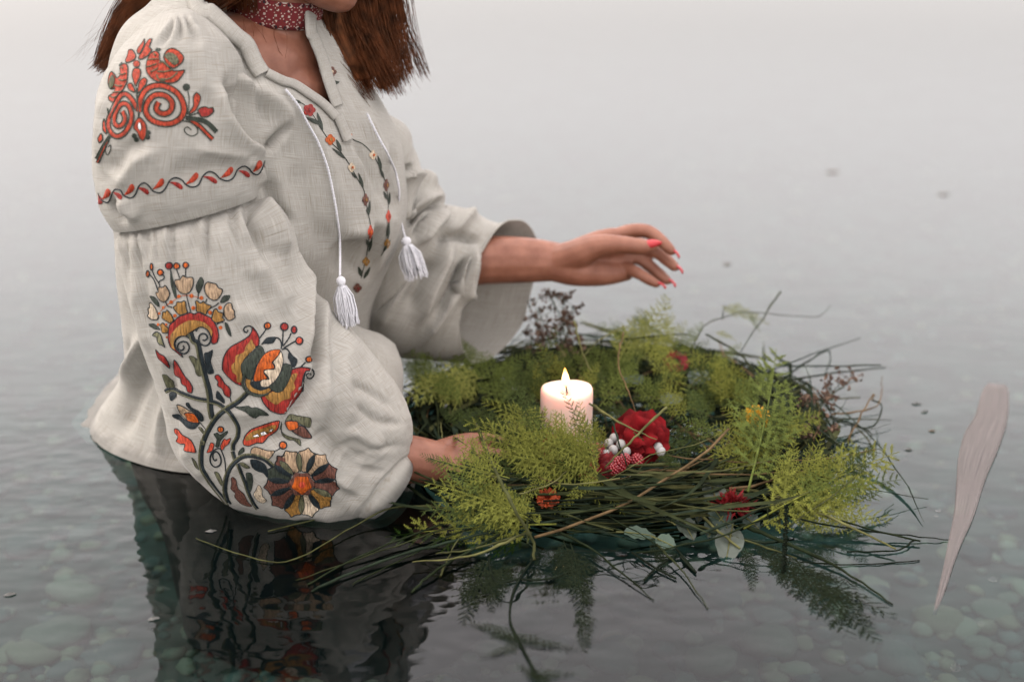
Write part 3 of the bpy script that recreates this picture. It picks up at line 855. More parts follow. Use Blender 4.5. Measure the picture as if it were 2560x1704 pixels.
WHITE = mat("white_cotton_cord", (.58, .58, .60), .85, .2, .12, 300, .4, 900, sheen=.2)
def rope(pts3, r, name):
    C = catmull(pts3, len(pts3) * 16)
    L = np.concatenate([[0], np.cumsum(np.linalg.norm(np.diff(C, axis=0), axis=1))])
    n = int(L[-1] / .0011)
    C = np.stack([np.interp(np.linspace(0, L[-1], n), L, C[:, k]) for k in range(3)], 1)
    T = np.gradient(C, axis=0); T /= np.linalg.norm(T, axis=1, keepdims=True)
    u = np.cross(T, [0.3, 1, 0.2]); u /= np.linalg.norm(u, axis=1, keepdims=True); v = np.cross(T, u)
    V = []; F = []
    for ph in (0, math.pi):
        k0 = len(V)
        for i in range(n):
            a = i * .0011 / .0065 * 2 * math.pi + ph
            c = C[i] + (u[i] * math.cos(a) + v[i] * math.sin(a)) * r * .55
            for j in range(5):
                b = j * 2 * math.pi / 5
                V.append(c + (u[i] * math.cos(b) + v[i] * math.sin(b)) * r * .62)
        for i in range(n - 1):
            for j in range(5):
                q = (j + 1) % 5
                F.append((k0 + i * 5 + j, k0 + i * 5 + q, k0 + (i + 1) * 5 + q, k0 + (i + 1) * 5 + j))
    return to_person(mk(name, V, F, WHITE, None))
def thin_tube(V, F, C, rad, n=4):
    k0 = len(V); C = np.asarray(C, float); m = len(C)
    T = np.gradient(C, axis=0); T /= np.maximum(np.linalg.norm(T, axis=1, keepdims=True), 1e-9)
    ref = np.array([.21, .93, .3])
    u = np.cross(T, ref); u /= np.maximum(np.linalg.norm(u, axis=1, keepdims=True), 1e-9); v = np.cross(T, u)
    rad = np.broadcast_to(np.asarray(rad, float), (m,))
    for i in range(m):
        for j in range(n):
            b = j * 2 * math.pi / n
            V.append(C[i] + (u[i] * math.cos(b) + v[i] * math.sin(b)) * rad[i])
    for i in range(m - 1):
        for j in range(n):
            q = (j + 1) % n
            F.append((k0 + i * n + j, k0 + i * n + q, k0 + (i + 1) * n + q, k0 + (i + 1) * n + j))
def tassel(top, drift, L, W):
    V = []; F = []
    top = np.array(top); ax = np.array(drift, float); ax /= np.linalg.norm(ax)
    u = np.cross(ax, [0, 1, 0]); u /= np.linalg.norm(u); v = np.cross(ax, u)
    # bound head
    for i in range(7):
        a = i / 6
    head = [(0, .15), (.04, .5), (.10, .62), (.16, .52), (.19, .36), (.23, .46)]
    k0 = len(V)
    for (s, w) in head:
        for j in range(12):
            b = j * math.pi / 6
            V.append(top + ax * s * L + (u * math.cos(b) + v * math.sin(b)) * W * w * .75)
    for i in range(len(head) - 1):
        for j in range(12):
            q = (j + 1) % 12
            F.append((k0 + i * 12 + j, k0 + i * 12 + q, k0 + (i + 1) * 12 + q, k0 + (i + 1) * 12 + j))
    for s in range(170):
        a = rnd.uniform(0, 6.283); rr = math.sqrt(rnd.random())
        d = u * math.cos(a) + v * math.sin(a)
        e1 = W * (.36 + .06 * rnd.random()) * rr; e2 = W * rr * rnd.uniform(.85, 1.12); ll = L * rnd.uniform(.86, 1.05)
        w = np.array([rnd.gauss(0, .0009), rnd.gauss(0, .0009), 0])
        thin_tube(V, F, [top + ax * .2 * L + d * e1, top + ax * .42 * L + d * (e1 * .4 + e2 * .75) + w, top + ax * .7 * L + d * e2 + w, top + ax * ll + d * e2 * rnd.uniform(.9, 1.15) - w], [.0006, .0006, .0006, .0004], 3)
    return to_person(mk("tassel", V, F, WHITE, None))
def cord_pts(px_pts, guess, lift): return [(lambda h: h[0] + h[1] * lift)(on_cloth(UNCUT, x, y, guess)) for x, y in px_pts]
near_c = cord_pts([(707, 228), (735, 262), (762, 305), (790, 355), (812, 410), (826, 470), (838, 540), (845, 610)], 1.4, .004)
end = P(850, 690, 1.355); near_c[-1] = (near_c[-1] + P(845, 610, 1.36)) / 2
rope(near_c + [end], .0013, "cord")
tassel(end, P(872, 808, 1.345) - end, .050, .0105)["label"] = "white tassel hanging in front of the near blouse side"
far_c = cord_pts([(905, 292), (930, 340), (955, 385), (975, 430), (985, 470)], 1.5, .008)
end2 = P(1012, 592, 1.50)
rope(far_c + [P(998, 530, 1.50), end2], .0013, "cord")
tassel(end2, P(1040, 690, 1.49) - end2, .047, .0125)["label"] = "white tassel hanging before the far sleeve"

# embroidered neck ribbon
def ribbon_mat():
    m, t, b = new_mat("cross_stitch_ribbon")
    tc = N(t, "ShaderNodeTexCoord")
    mp = N(t, "ShaderNodeMapping"); mp.inputs['Scale'].default_value = (1, 1, 1)
    t.links.new(tc.outputs['UV'], mp.inputs['Vector'])
    vm = N(t, "ShaderNodeVectorMath", operation='SNAP'); vm.inputs[1].default_value = (.0011, .0011, 1)
    fold = N(t, "ShaderNodeVectorMath", operation='WRAP'); fold.inputs[1].default_value = (.012, .5, 1); fold.inputs[2].default_value = (-.012, -.5, 0)
    ab = N(t, "ShaderNodeVectorMath", operation='ABSOLUTE')
    t.links.new(mp.outputs[0], fold.inputs[0]); t.links.new(fold.outputs[0], ab.inputs[0]); t.links.new(ab.outputs[0], vm.inputs[0])
    wn = N(t, "ShaderNodeTexNoise"); wn.inputs['Scale'].default_value = 330; wn.inputs['Detail'].default_value = 1
    t.links.new(vm.outputs[0], wn.inputs['Vector'])
    rp = N(t, "ShaderNodeValToRGB"); rp.color_ramp.interpolation = 'CONSTANT'
    e = rp.color_ramp.elements
    e[0].position = 0; e[0].color = (.012, .012, .016, 1)
    e[1].position = .37; e[1].color = (.13, .010, .012, 1)
    x = e.new(.58); x.color = (.40, .34, .29, 1)
    t.links.new(wn.outputs['Fac'], rp.inputs['Fac']); t.links.new(rp.outputs[0], b.inputs['Base Color'])
    b.inputs['Roughness'].default_value = .9
    return m
nk0, nk1 = P(684, 50, 1.472), P(696, -16, 1.471)
ax = (nk1 - nk0); hgt = np.linalg.norm(ax); ax /= hgt
u = np.cross(ax, [0, 1, 0]); u /= np.linalg.norm(u); v = np.cross(ax, u)
V = []; F = []; uv = []
for i in range(7):
    for j in range(64):
        a = j * 2 * math.pi / 64
        V.append(nk0 + ax * hgt * (i / 6) - ax * .004 * math.cos(a) + (u * math.cos(a) + v * math.sin(a)) * ((.0470) + .0008 * math.sin(i * math.pi / 6)))
        uv.append((abs(a - math.pi) * .047, (i / 6 - .5) * hgt))
for i in range(6):
    for j in range(64): F.append((i * 64 + j, i * 64 + (j + 1) % 64, (i + 1) * 64 + (j + 1) % 64, (i + 1) * 64 + j))
o = mk("neck_ribbon", V, F, ribbon_mat(), None, uv=uv); o.modifiers.new("t", 'SOLIDIFY').thickness = .0015
to_person(o)["label"] = "dark red and white cross-stitched ribbon round the neck"

# hair
def hair_mat():
    m, t, b = new_mat("auburn_hair")
    tc = N(t, "ShaderNodeTexCoord")
    nz = N(t, "ShaderNodeTexNoise"); nz.inputs['Scale'].default_value = 90
    t.links.new(tc.outputs['Object'], nz.inputs['Vector'])
    rp = N(t, "ShaderNodeValToRGB")
    rp.color_ramp.elements[0].position = .3; rp.color_ramp.elements[1].position = .75
    rp.color_ramp.elements[0].color = (.012, .0050, .003, 1); rp.color_ramp.elements[1].color = (.14, .043, .016, 1)
    t.links.new(nz.outputs['Fac'], rp.inputs['Fac']); t.links.new(rp.outputs[0], b.inputs['Base Color'])
    b.inputs['Roughness'].default_value = .38
    b.inputs['Specular IOR Level'].default_value = .4
    b.inputs['Specular Tint'].default_value = (1, .55, .3, 1)
    tr = N(t, "ShaderNodeBsdfTranslucent"); tr.inputs['Color'].default_value = (.30, .10, .035, 1); mx = N(t, "ShaderNodeMixShader"); mx.inputs[0].default_value = .22
    t.links.new(b.outputs[0], mx.inputs[1]); t.links.new(tr.outputs[0], mx.inputs[2]); t.links.new(mx.outputs[0], t.nodes["Material Output"].inputs['Surface'])
    return m
HAIR = hair_mat()
def lock(V, F, ga, gb, n, spread, r=.00042, wav=.0, fr=None, endjit=.12, seg=12, clumps=46):
    """strands between two guide lines (px, py, Y), gathered into tapering clumps"""
    A = np.array([P(*g) for g in ga]); B = np.array([P(*g) for g in gb])
    A = catmull(A, seg); B = catmull(B, seg)
    cl = [(rnd.random(), rnd.gauss(0, 1) * spread, 1 - abs(rnd.gauss(0, endjit)), np.array([rnd.gauss(0, wav), rnd.gauss(0, wav), 0]) * 1.6) for _ in range(clumps)]
    S = np.linspace(0, 1, seg)[:, None]
    for k in range(n):
        tc, dc, cut, wv = cl[rnd.randrange(clumps)]
        t = rnd.gauss(0, .10) * (1 - S * .72) + tc
        C = A * (1 - t) + B * t
        off = np.array([rnd.gauss(0, spread * .3), dc + rnd.gauss(0, spread * .4), rnd.gauss(0, spread * .3)])
        q_ = max(.5, cut - abs(rnd.gauss(0, .03)))
        s = np.linspace(0, q_, seg)
        C = np.stack([np.interp(s, np.linspace(0, 1, seg), C[:, j]) for j in range(3)], 1)
        C = C + off * (.35 + .4 * S) + (wv + np.array([rnd.gauss(0, wav * .5), rnd.gauss(0, wav * .5), rnd.gauss(0, wav * .5)])) * S ** 2
        thin_tube(V, F, C, np.linspace(r, r * .4, seg), 3)
V = []; F = []
# near side: swept back over the shoulder
lock(V, F, [(560, -230, 1.44), (420, -110, 1.43), (322, -5, 1.42), (275, 85, 1.405), (252, 168, 1.395)], [(660, -130, 1.42), (575, -25, 1.405), (470, 45, 1.395), (375, 95, 1.375), (262, 180, 1.385)], 1900, .010, wav=.004, endjit=.07)
lock(V, F, [(560, -230, 1.44), (400, -110, 1.43), (290, -5, 1.42), (245, 85, 1.405), (235, 170, 1.395)], [(600, -130, 1.42), (480, -25, 1.405), (400, 45, 1.395), (330, 95, 1.39), (262, 180, 1.385)], 70, .008, .00010, .010, endjit=.15, clumps=60)
# far side: hangs straight beside the chin
lock(V, F, [(745, -230, 1.46), (752, -30, 1.462), (772, 70, 1.463), (822, 175, 1.465), (888, 285, 1.475)], [(955, -230, 1.52), (985, -30, 1.53), (1000, 60, 1.535), (1012, 130, 1.535), (1022, 205, 1.535)], 2000, .010, wav=.005, endjit=.09, clumps=34)
lock(V, F, [(860, -40, 1.50), (880, 60, 1.505), (895, 160, 1.51), (915, 265, 1.51)], [(985, -30, 1.53), (1005, 60, 1.53), (1016, 130, 1.53), (1030, 205, 1.53)], 110, .010, .0002, .006, endjit=.10)
# behind the neck, in deep shade
lock(V, F, [(600, -200, 1.53), (640, -40, 1.54), (690, 60, 1.55), (730, 130, 1.56)], [(800, -200, 1.55), (840, -40, 1.56), (860, 80, 1.565), (880, 200, 1.565)], 700, .012, endjit=.08)
lock(V, F, [(555, -200, 1.42), (545, -90, 1.42), (560, -20, 1.425), (575, 30, 1.43)], [(640, -200, 1.41), (640, -80, 1.415), (640, -10, 1.415), (645, 40, 1.42)], 260, .006, endjit=.2)
for k in range(9):                                          # loose hairs over the throat
    a = rnd.uniform(600, 700)
    thin_tube(V, F, catmull([P(a, -120, 1.405), P(a + rnd.uniform(-30, 25), 10, 1.405), P(a + rnd.uniform(-30, 40), 100, 1.41), P(a + rnd.uniform(-10, 70), 190, 1.42)], 9), .00014, 3)
# crown, out of the picture: combed shell over the skull
hcv = np.array(hc)
for k in range(1500):
    az = rnd.uniform(0, 6.283)
    if abs((az + math.pi) % 6.283 - math.pi) < .75: continue
    top = hcv + np.array([-.012, 0, .118]); C = []
    for s in np.linspace(.05, 1, 8):
        ph = s * 1.9
        C.append(hcv + np.array([-.022 + .108 * math.sin(ph) * math.cos(az), .094 * math.sin(ph) * math.sin(az), .012 + .112 * math.cos(ph)]) + np.array([rnd.gauss(0, .0012), rnd.gauss(0, .0012), rnd.gauss(0, .0012)]))
    thin_tube(V, F, C, .0007, 3)
hair = to_person(mk("hair", V, F, HAIR, None))
hair["label"] = "straight auburn shoulder-length hair"
# a dark under-layer keeps the locks from being see-through
def under(px_list, Y0, Y1):
    V = []; F = []
    for (l, r_) in px_list:
        for k in range(9):
            t = k / 8
            V.append(P(l[0] + (r_[0] - l[0]) * t, l[1] + (r_[1] - l[1]) * t, (Y0 + (Y1 - Y0) * t) + .006 * math.sin(t * 17)))
    for i in range(len(px_list) - 1):
        for k in range(8): F.append((i * 9 + k, i * 9 + k + 1, i * 9 + k + 10, i * 9 + k + 9))
    o = mk("hair_underlayer", V, F, HAIR, None); md = o.modifiers.new("t", 'SOLIDIFY'); md.thickness = .01
    o.parent = hair
under([((765, -230), (945, -230)), ((775, -30), (975, -30)), ((800, 70), (975, 70)), ((840, 140), (965, 120)), ((880, 205), (945, 180))], 1.475, 1.545)
under([((575, -200), (650, -140)), ((430, -100), (570, -30)), ((345, 0), (470, 30)), ((300, 75), (390, 75)), ((278, 125), (320, 125))], 1.44, 1.415)
under([((620, -200), (800, -200)), ((650, -40), (840, -40)), ((710, 60), (870, 80)), ((760, 130), (880, 170))], 1.565, 1.57)

# unseen cone under water, added in dark teal to darken the water beneath her
SK = mat("added_dark_skirt", (.012, .022, .024), .7, .2, .3, 12)
rows = [(-.012, -.312, 1.56, .150, .12, .13), (-.06, -.30, 1.56, .150, .14, .125), (-.14, -.27, 1.55, .155, .20, .12), (BED_Z + .005, -.25, 1.54, .165, .24, .12)]
Gs = bodice_grid(rows, 30, 96, 0.0)
ns = grid_normals(Gs).reshape(-1, 3)
Vs = wrinkle(Gs.reshape(-1, 3), ns, .014, 14, 31, (1, 1, .3))
to_person(mk("added_skirt", Vs, tube_faces(30, 96), SK, None))

# tail of the blouse spread on the water behind her
def sheet(px_grid, zf, name):
    g = np.array(px_grid, float); a, b, _ = g.shape
    g = np.array([catmull(r, 24) for r in g]); g = np.stack([catmull(g[:, j], 24) for j in range(24)], 1)
    V = []; uv = []
    for i in range(24):
        for j in range(24):
            x, y = g[i, j]
            p = PW(x, y, 0.0); z = zf(i / 23, j / 23) + .003 * noise.noise(Vector((p[0] * 30, p[1] * 30, 1)))
            V.append(PW(x, y, z)); uv.append((i * .008, j * .008))
    F = [(i * 24 + j, i * 24 + j + 1, (i + 1) * 24 + j + 1, (i + 1) * 24 + j) for i in range(23) for j in range(23)]
    o = mk(name, V, F, LINEN, None, uv=uv); o.modifiers.new("t", 'SOLIDIFY').thickness = .001
    return to_person(o)
sheet([[(340, 880), (300, 930), (255, 975)], [(300, 960), (240, 1000), (195, 1035)], [(290, 1080), (235, 1085), (180, 1062)], [(330, 1130), (270, 1125), (215, 1105)]], lambda i, j: .006 - .010 * j, "blouse_tail")

# a loose fold of the blouse hem standing up between the arm and the wreath
rows_ = [[(860, 800, 1.46), (905, 822, 1.46), (950, 838, 1.47), (985, 862, 1.48)], [(870, 850, 1.43), (925, 862, 1.435), (975, 885, 1.445), (1003, 912, 1.46)], [(880, 920, 1.41), (940, 930, 1.415), (985, 950, 1.43), (1004, 965, 1.45)], [(890, 1000, 1.41), (945, 1010, 1.41), (985, 1020, 1.42), (1000, 1030, 1.44)]]
g_ = np.array([catmull([P(*q_) for q_ in r_], 24) for r_ in rows_]); g_ = np.stack([catmull(g_[:, j], 24) for j in range(24)], 1)
V = g_.reshape(-1, 3); Nn = np.tile(np.array([0, -1.0, .3]), (len(V), 1)); V = wrinkle(V, Nn, .004, 26, 44)
F = [(i * 24 + j, i * 24 + j + 1, (i + 1) * 24 + j + 1, (i + 1) * 24 + j) for i in range(23) for j in range(23)]
o = mk("blouse_hem", V, F, LINEN, None, uv=[(i // 24 * .006, i % 24 * .006) for i in range(576)]); o.modifiers.new("t", 'SOLIDIFY').thickness = .0018
to_person(o)
# ------------------------------------------------------------------ embroidery: raised satin stitch lying on the cloth
def thread(name, col, d=(700, 700, 90)):
    return mat("thread_" + name, col, .6, .25, .62, 1.0, .8, 1.0, stretch=d)
TH = {k: thread(k, c) for k, c in dict(
    navy=(.010, .016, .019), green=(.028, .036, .026), olive=(.085, .085, .047), orr=(.31, .034, .012), red=(.235, .018, .013), dred=(.17, .018, .016),
    orange=(.40, .078, .009), gold=(.25, .128, .030), tan=(.33, .232, .145), cream=(.46, .375, .27), brown=(.115, .047, .033), coral=(.42, .055, .026), white=(.75, .74, .72), lgreen=(.13, .125, .065)).items()}
SURF = {}
def surf(o):
    if o.name not in SURF: SURF[o.name] = bvh_of(o)
    return SURF[o.name]

def on_cloth(tree, px, py, guess=1.33):
    d = Vector(ray(px, py)).normalized()
    hit, n, i, dist = tree.ray_cast(Vector(CAM), d)
    if hit is None:
        hit, n, i, dist = tree.find_nearest(Vector(P(px, py, guess)))
    if n.dot(d) > 0: n = -n
    return np.array(hit), np.array(n)

def closed_smooth(pts, step=3.2, sharp=False):
    p = np.asarray(pts, float)
    m = len(p)
    if sharp:
        out = []
        for i in range(m):
            a, b = p[i], p[(i + 1) % m]; k = max(1, int(np.hypot(*(b - a)) / step))
            out += [a + (b - a) * j / k for j in range(k)]
        return np.array(out)
    out = []
    for i in range(m):
        p0, p1, p2, p3 = p[i - 1], p[i], p[(i + 1) % m], p[(i + 2) % m]
        k = max(1, int(np.hypot(*(p2 - p1)) / step))
        for j in range(k):
            f = j / k
            out.append(.5 * (2 * p1 + (p2 - p0) * f + (2 * p0 - 5 * p1 + 4 * p2 - p3) * f * f + (3 * p1 - p0 - 3 * p2 + p3) * f ** 3) * .75 + .25 * (p1 + (p2 - p1) * f))
    return np.array(out)

def tube_on(tree, pts, width, lift, closed=False, n=5, hmax=.0009):
    """half-round thread laid along a line; returns verts, faces"""
    V = []; F = []
    H = [on_cloth(tree, x, y) for x, y in pts]
    C = np.array([h[0] for h in H]); Nn = np.array([h[1] for h in H])
    m = len(C)
    T = np.roll(C, -1, 0) - np.roll(C, 1, 0) if closed else np.gradient(C, axis=0)
    T /= np.maximum(np.linalg.norm(T, axis=1, keepdims=True), 1e-9)
    S = np.cross(T, Nn); S /= np.maximum(np.linalg.norm(S, axis=1, keepdims=True), 1e-9)
    w = np.broadcast_to(np.asarray(width, float), (m,)) * .5 / FPX * np.linalg.norm(C - CAM, axis=1)
    for i in range(m):
        for k in range(n):
            a = math.pi * k / (n - 1)
            V.append(C[i] + S[i] * math.cos(a) * w[i] + Nn[i] * (math.sin(a) * min(w[i] * .8, hmax) + lift))
    for i in range(m if closed else m - 1):
        j = (i + 1) % m
        for k in range(n - 1): F.append((i * n + k, i * n + k + 1, j * n + k + 1, j * n + k))
    return V, F

def open_smooth(pts, step=3.0):
    p = np.asarray(pts, float)
    L = np.linalg.norm(np.diff(p, axis=0), axis=1).sum()
    return catmull(p, max(3, int(L / step) + len(p))) if len(p) > 2 else np.linspace(p[0], p[1], max(3, int(L / step)))

class Emb:
    def __init__(self, owner):
        self.o = owner; self.t = surf(owner); self.k = 0
    def _mk(self, name, V, F, mats, mi=None):
        o = mk(name, V, F, mats, None, mi=mi)
        o.parent = self.o
        return o
    def patch(self, pts, col, name="embroidered_petal", out='navy', ow=3.0, lift=.0006, sharp=False, puff=.00045):
        b = closed_smooth(pts, 3.0, sharp)
        lo, hi = b.min(0), b.max(0)
        st = max(3.0, min(6.0, math.sqrt((hi - lo).prod()) / 9))
        gx, gy = np.meshgrid(np.arange(lo[0] + st * .5, hi[0], st), np.arange(lo[1] + st * .5, hi[1], st))
        g = np.stack([gx.ravel(), gy.ravel()], 1)
        if len(g):
            g = g[inside(b, g[:, 0], g[:, 1])]
            if len(g):
                dm = np.sqrt(((g[:, None] - b[None]) ** 2).sum(2)).min(1)
                keep = dm > st * .45
                g = g[keep]; dm = dm[keep]
        nb_ = len(b)
        co = [Vector(p) for p in b] + [Vector(p) for p in g]
        r = delaunay_2d_cdt(co, [], [list(range(nb_))], 1, 1e-4)
        vs, fs, orig = r[0], r[2], r[3]
        V = []
        for v, og in zip(vs, orig):
            h, n = on_cloth(self.t, v.x, v.y)
            bd = any(q < nb_ for q in og) if og else True
            dd = 0 if bd else min(1, math.sqrt(((b - np.array([v.x, v.y])) ** 2).sum(1).min()) / 7.0)
            V.append(h + n * (lift + puff * dd))
        F = [tuple(f) for f in fs]
        mats = [TH[col]]; mi = [0] * len(F)
        if out:
            tv, tf = tube_on(self.t, b[::1] if nb_ < 400 else b[::2], ow, lift * .8, True)
            k = len(V); V += tv; F += [tuple(q + k for q in f) for f in tf]; mi += [1] * len(tf); mats.append(TH[out])
        return self._mk(name, V, F, mats, mi)
    def line(self, pts, col='navy', w=3.5, name="embroidered_stem", lift=.0004, taper=False, raw=False):
        p = np.asarray(pts, float) if raw else open_smooth(pts)
        ww = np.full(len(p), float(w))
        if taper: ww *= np.clip(np.linspace(1.15, .25, len(p)), .2, 1.1)
        V, F = tube_on(self.t, p, ww, lift)
        return self._mk(name, V, F, TH[col])
    def stem2(self, pts, w, name="embroidered_stem"):
        """thick dark stem with a lighter strand along its left side"""
        p = open_smooth(pts)
        t = np.gradient(p, axis=0); t /= np.linalg.norm(t, axis=1, keepdims=True)
        nn = np.stack([t[:, 1], -t[:, 0]], 1)
        sgn = 1 if nn[:, 0].mean() < 0 else -1
        V, F = tube_on(self.t, p - nn * sgn * w * .15, w * .75, .0004)
        V2, F2 = tube_on(self.t, p + nn * sgn * w * .30, w * .42, .0008)
        k = len(V)
        return self._mk(name, V + V2, F + [tuple(q + k for q in f) for f in F2], [TH['navy'], TH['olive']], [0] * len(F) + [1] * len(F2))
    def band(self, pts, w, col, out='green', name="embroidered_scroll", taper=0):
        p = open_smooth(pts)
        t = np.gradient(p, axis=0); t /= np.linalg.norm(t, axis=1, keepdims=True)
        nn = np.stack([t[:, 1], -t[:, 0]], 1)
        ww = np.full(len(p), float(w))
        if taper: ww *= np.clip(np.minimum(np.linspace(0, 1, len(p)) * 6 + .35, 1), 0, 1)
        V, F = tube_on(self.t, p, ww * .92, .0002, n=7, hmax=.0007); mi = [0] * len(F)
        for s in (-1, 1):
            a, b = tube_on(self.t, p + nn * (s * ww * .5)[:, None], 3.3, .0007, n=4)
            k = len(V); V += a; F += [tuple(q + k for q in f) for f in b]; mi += [1] * len(b)
        return self._mk(name, V, F, [TH[col], TH[out]], mi)
    def berry(self, c, r, col, out='navy', name="embroidered_berry", ow=3.6):
        rx, ry = r if hasattr(r, '__len__') else (r, r)
        pts = [(c[0] + rx * math.cos(a), c[1] + ry * math.sin(a)) for a in np.linspace(0, 2 * math.pi, 10, endpoint=False)]
        return self.patch(pts, col, name, out, ow)

def tr(ox, oy, s):
    f = lambda pts: [(ox + x / s, oy + y / s) for x, y in pts]
    f.s = s
    return f
# --- upper sleeve: spirals, birds and a wave of leaves
e = Emb(sleeve_up)
q = tr(230, 90, 4.9)
B = lambda pts, w, col='orr', **k: e.band(q(pts), w, col, **k)
B([(820, 812), (790, 880), (820, 935), (890, 955), (960, 920), (985, 840), (950, 770), (870, 725), (770, 730), (700, 790), (665, 880), (680, 970), (750, 1040), (860, 1075), (980, 1070), (1080, 1010), (1125, 920), (1110, 810), (1050, 710), (950, 640), (840, 610), (730, 625), (650, 680), (605, 760), (588, 850), (576, 930)], 14)
B([(375, 925), (408, 1000), (390, 1070), (335, 1108), (285, 1080), (275, 1010), (300, 930), (350, 850), (410, 830), (465, 880), (490, 990), (460, 1100), (400, 1190), (320, 1230), (250, 1200), (205, 1110), (215, 1010), (265, 900), (310, 800), (365, 725), (430, 718), (500, 790), (552, 890)], 12)
pp = lambda pts, col='orr', name="embroidered_petal", **k: e.patch(q(pts), col, name, **{**dict(out='green', ow=3.4), **k})
e.berry(q([(550, 345)])[0], 8.5, 'orr', 'green', ow=2.6)
pp([(505, 430), (525, 402), (580, 402), (602, 440), (590, 510), (560, 570), (540, 620), (515, 560), (497, 490)])
pp([(570, 640), (590, 560), (640, 515), (675, 540), (660, 600), (600, 670), (568, 700)]); pp([(440, 600), (480, 580), (510, 620), (530, 690), (490, 680), (450, 650)])
e.line(q([(548, 640), (556, 760), (572, 860), (577, 950), (570, 1010)]), 'green', 5)
pp([(570, 1005), (530, 1060), (515, 1130), (560, 1180), (590, 1250), (630, 1282), (660, 1230), (672, 1130), (650, 1060), (600, 1005)])
e.patch(q([(590, 1060), (610, 1100), (605, 1160), (580, 1130), (578, 1090)]), 'white', "embroidered_eye", out='green', ow=2.4, lift=.0016)
for c in ((520, 1222), (545, 1268), (690, 1185), (685, 1240)): e.berry(q([c])[0], 5.5, 'green', 'green', "embroidered_knot", 2)
pp([(665, 380), (680, 300), (720, 220), (780, 190), (825, 220), (830, 300), (870, 320), (920, 370), (990, 425), (1060, 430), (1132, 420), (1100, 490), (1040, 560), (960, 582), (880, 570), (800, 560), (720, 510), (672, 440)], name="embroidered_bird")
pp([(880, 260), (920, 180), (990, 155), (1070, 195), (1120, 260), (1108, 320), (1040, 380), (990, 398), (920, 350)], name="embroidered_tail")
e.patch(q([(895, 250), (950, 212), (1030, 250), (1062, 320), (1010, 360), (950, 310)]), 'olive', "embroidered_tail", out='green', ow=2, lift=.0016)
for l in ([(690, 300), (760, 292), (820, 290)], [(680, 385), (740, 370), (805, 345)], [(720, 450), (770, 430), (815, 400)], [(808, 440), (880, 445), (940, 435), (985, 420)], [(850, 530), (930, 535), (1000, 500), (1045, 450)], [(830, 330), (890, 335), (950, 395)], [(800, 480), (830, 540), (900, 555)], [(760, 225), (785, 235), (775, 255)]):
    e.line(q(l), 'olive', 3.6, "embroidered_feather", .0016)
e.patch(q([(775, 165), (800, 150), (852, 165), (830, 190), (790, 190)]), 'green', "embroidered_crest", out=None)
pp([(350, 380), (400, 340), (440, 370), (442, 470), (430, 570), (390, 650), (330, 720), (270, 812), (215, 790), (208, 740), (270, 700), (290, 640), (232, 652), (203, 590), (212, 500), (240, 440), (280, 470), (310, 520), (350, 480)], name="embroidered_bird")
e.patch(q([(235, 520), (270, 480), (295, 540), (270, 620), (235, 640), (220, 590)]), 'olive', "embroidered_tail", out='green', ow=2, lift=.0016)
for l in ([(350, 470), (390, 480), (430, 460)], [(345, 540), (390, 550), (430, 540)], [(300, 600), (340, 620), (390, 610)], [(270, 700), (320, 690), (370, 690)], [(230, 745), (280, 760), (320, 740)], [(375, 390), (395, 400), (385, 415)]):
    e.line(q(l), 'olive', 3.4, "embroidered_feather", .0016)
e.patch(q([(330, 365), (370, 320), (385, 350), (350, 380)]), 'green', "embroidered_crest", out=None)
pp([(580, 250), (620, 200), (660, 110), (700, 50), (738, 42), (705, 140), (735, 175), (690, 240), (620, 285), (575, 285)]); pp([(556, 200), (570, 150), (620, 90), (645, 40), (640, 120), (585, 222)])
pp([(415, 300), (440, 240), (455, 178), (500, 175), (540, 240), (530, 285), (460, 325), (420, 325)])
e.berry(q([(1155, 630)])[0], 8.5, 'green', 'green', ow=2)
e.line(q([(1172, 680), (1190, 780), (1180, 900), (1165, 960)]), 'green', 2.6)
pp([(1180, 960), (1240, 860), (1240, 750), (1280, 695), (1325, 740), (1310, 830), (1260, 920)]); pp([(1295, 920), (1330, 880), (1390, 870), (1430, 890), (1480, 880), (1490, 930), (1450, 970), (1410, 990), (1340, 990)], 'red')
e.line(q([(1150, 990), (1220, 970), (1295, 945)]), 'green', 3)
e.band(q([(1150, 1005), (1330, 1030), (1430, 1080), (1525, 1175)]), 8.5, 'green', name="embroidered_leaf"); B([(1195, 1028), (1310, 1100), (1400, 1190), (1475, 1265)], 9.5, name="embroidered_petal", taper=1)
e.line(q([(1105, 1040), (1200, 1060), (1280, 1120), (1290, 1190), (1230, 1225), (1160, 1200), (1130, 1145), (1170, 1115), (1215, 1152)]), 'green', 2.6, "embroidered_tendril")
e.band(q([(235, 1210), (150, 1330), (58, 1500)]), 5, 'green', name="embroidered_leaf"); B([(205, 1270), (140, 1400), (72, 1550)], 5.5, name="embroidered_petal")
e.line(q([(200, 1270), (165, 1390), (190, 1455), (228, 1400), (232, 1335), (202, 1360)]), 'green', 2.4, "embroidered_tendril")
pp([(78, 1255), (118, 1195), (135, 1265), (92, 1308)]); pp([(150, 1020), (172, 1100), (182, 1200), (140, 1160), (134, 1080)]); e.patch(q([(185, 880), (210, 900), (220, 940), (200, 970)]), 'green', "embroidered_leaf", out=None)
q = Z7
def bean(a, b, w, bend, col, name="embroidered_leaf"):
    a = np.array(a, float); b = np.array(b, float); d = b - a; n = np.array([-d[1], d[0]]) / np.hypot(*d)
    pts = []
    for t, f in [(0, 0.05), (.25, .55), (.55, 1), (.85, 1), (1.0, .45)]: pts.append(a + d * t + n * (w * f + bend * math.sin(t * 3.1)))
    for t, f in [(1.0, .35), (.85, .8), (.55, .75), (.25, .4)]: pts.append(a + d * t + n * (-w * f + bend * math.sin(t * 3.1)))
    e.patch(q(pts), col, name, out=None, puff=.0011)
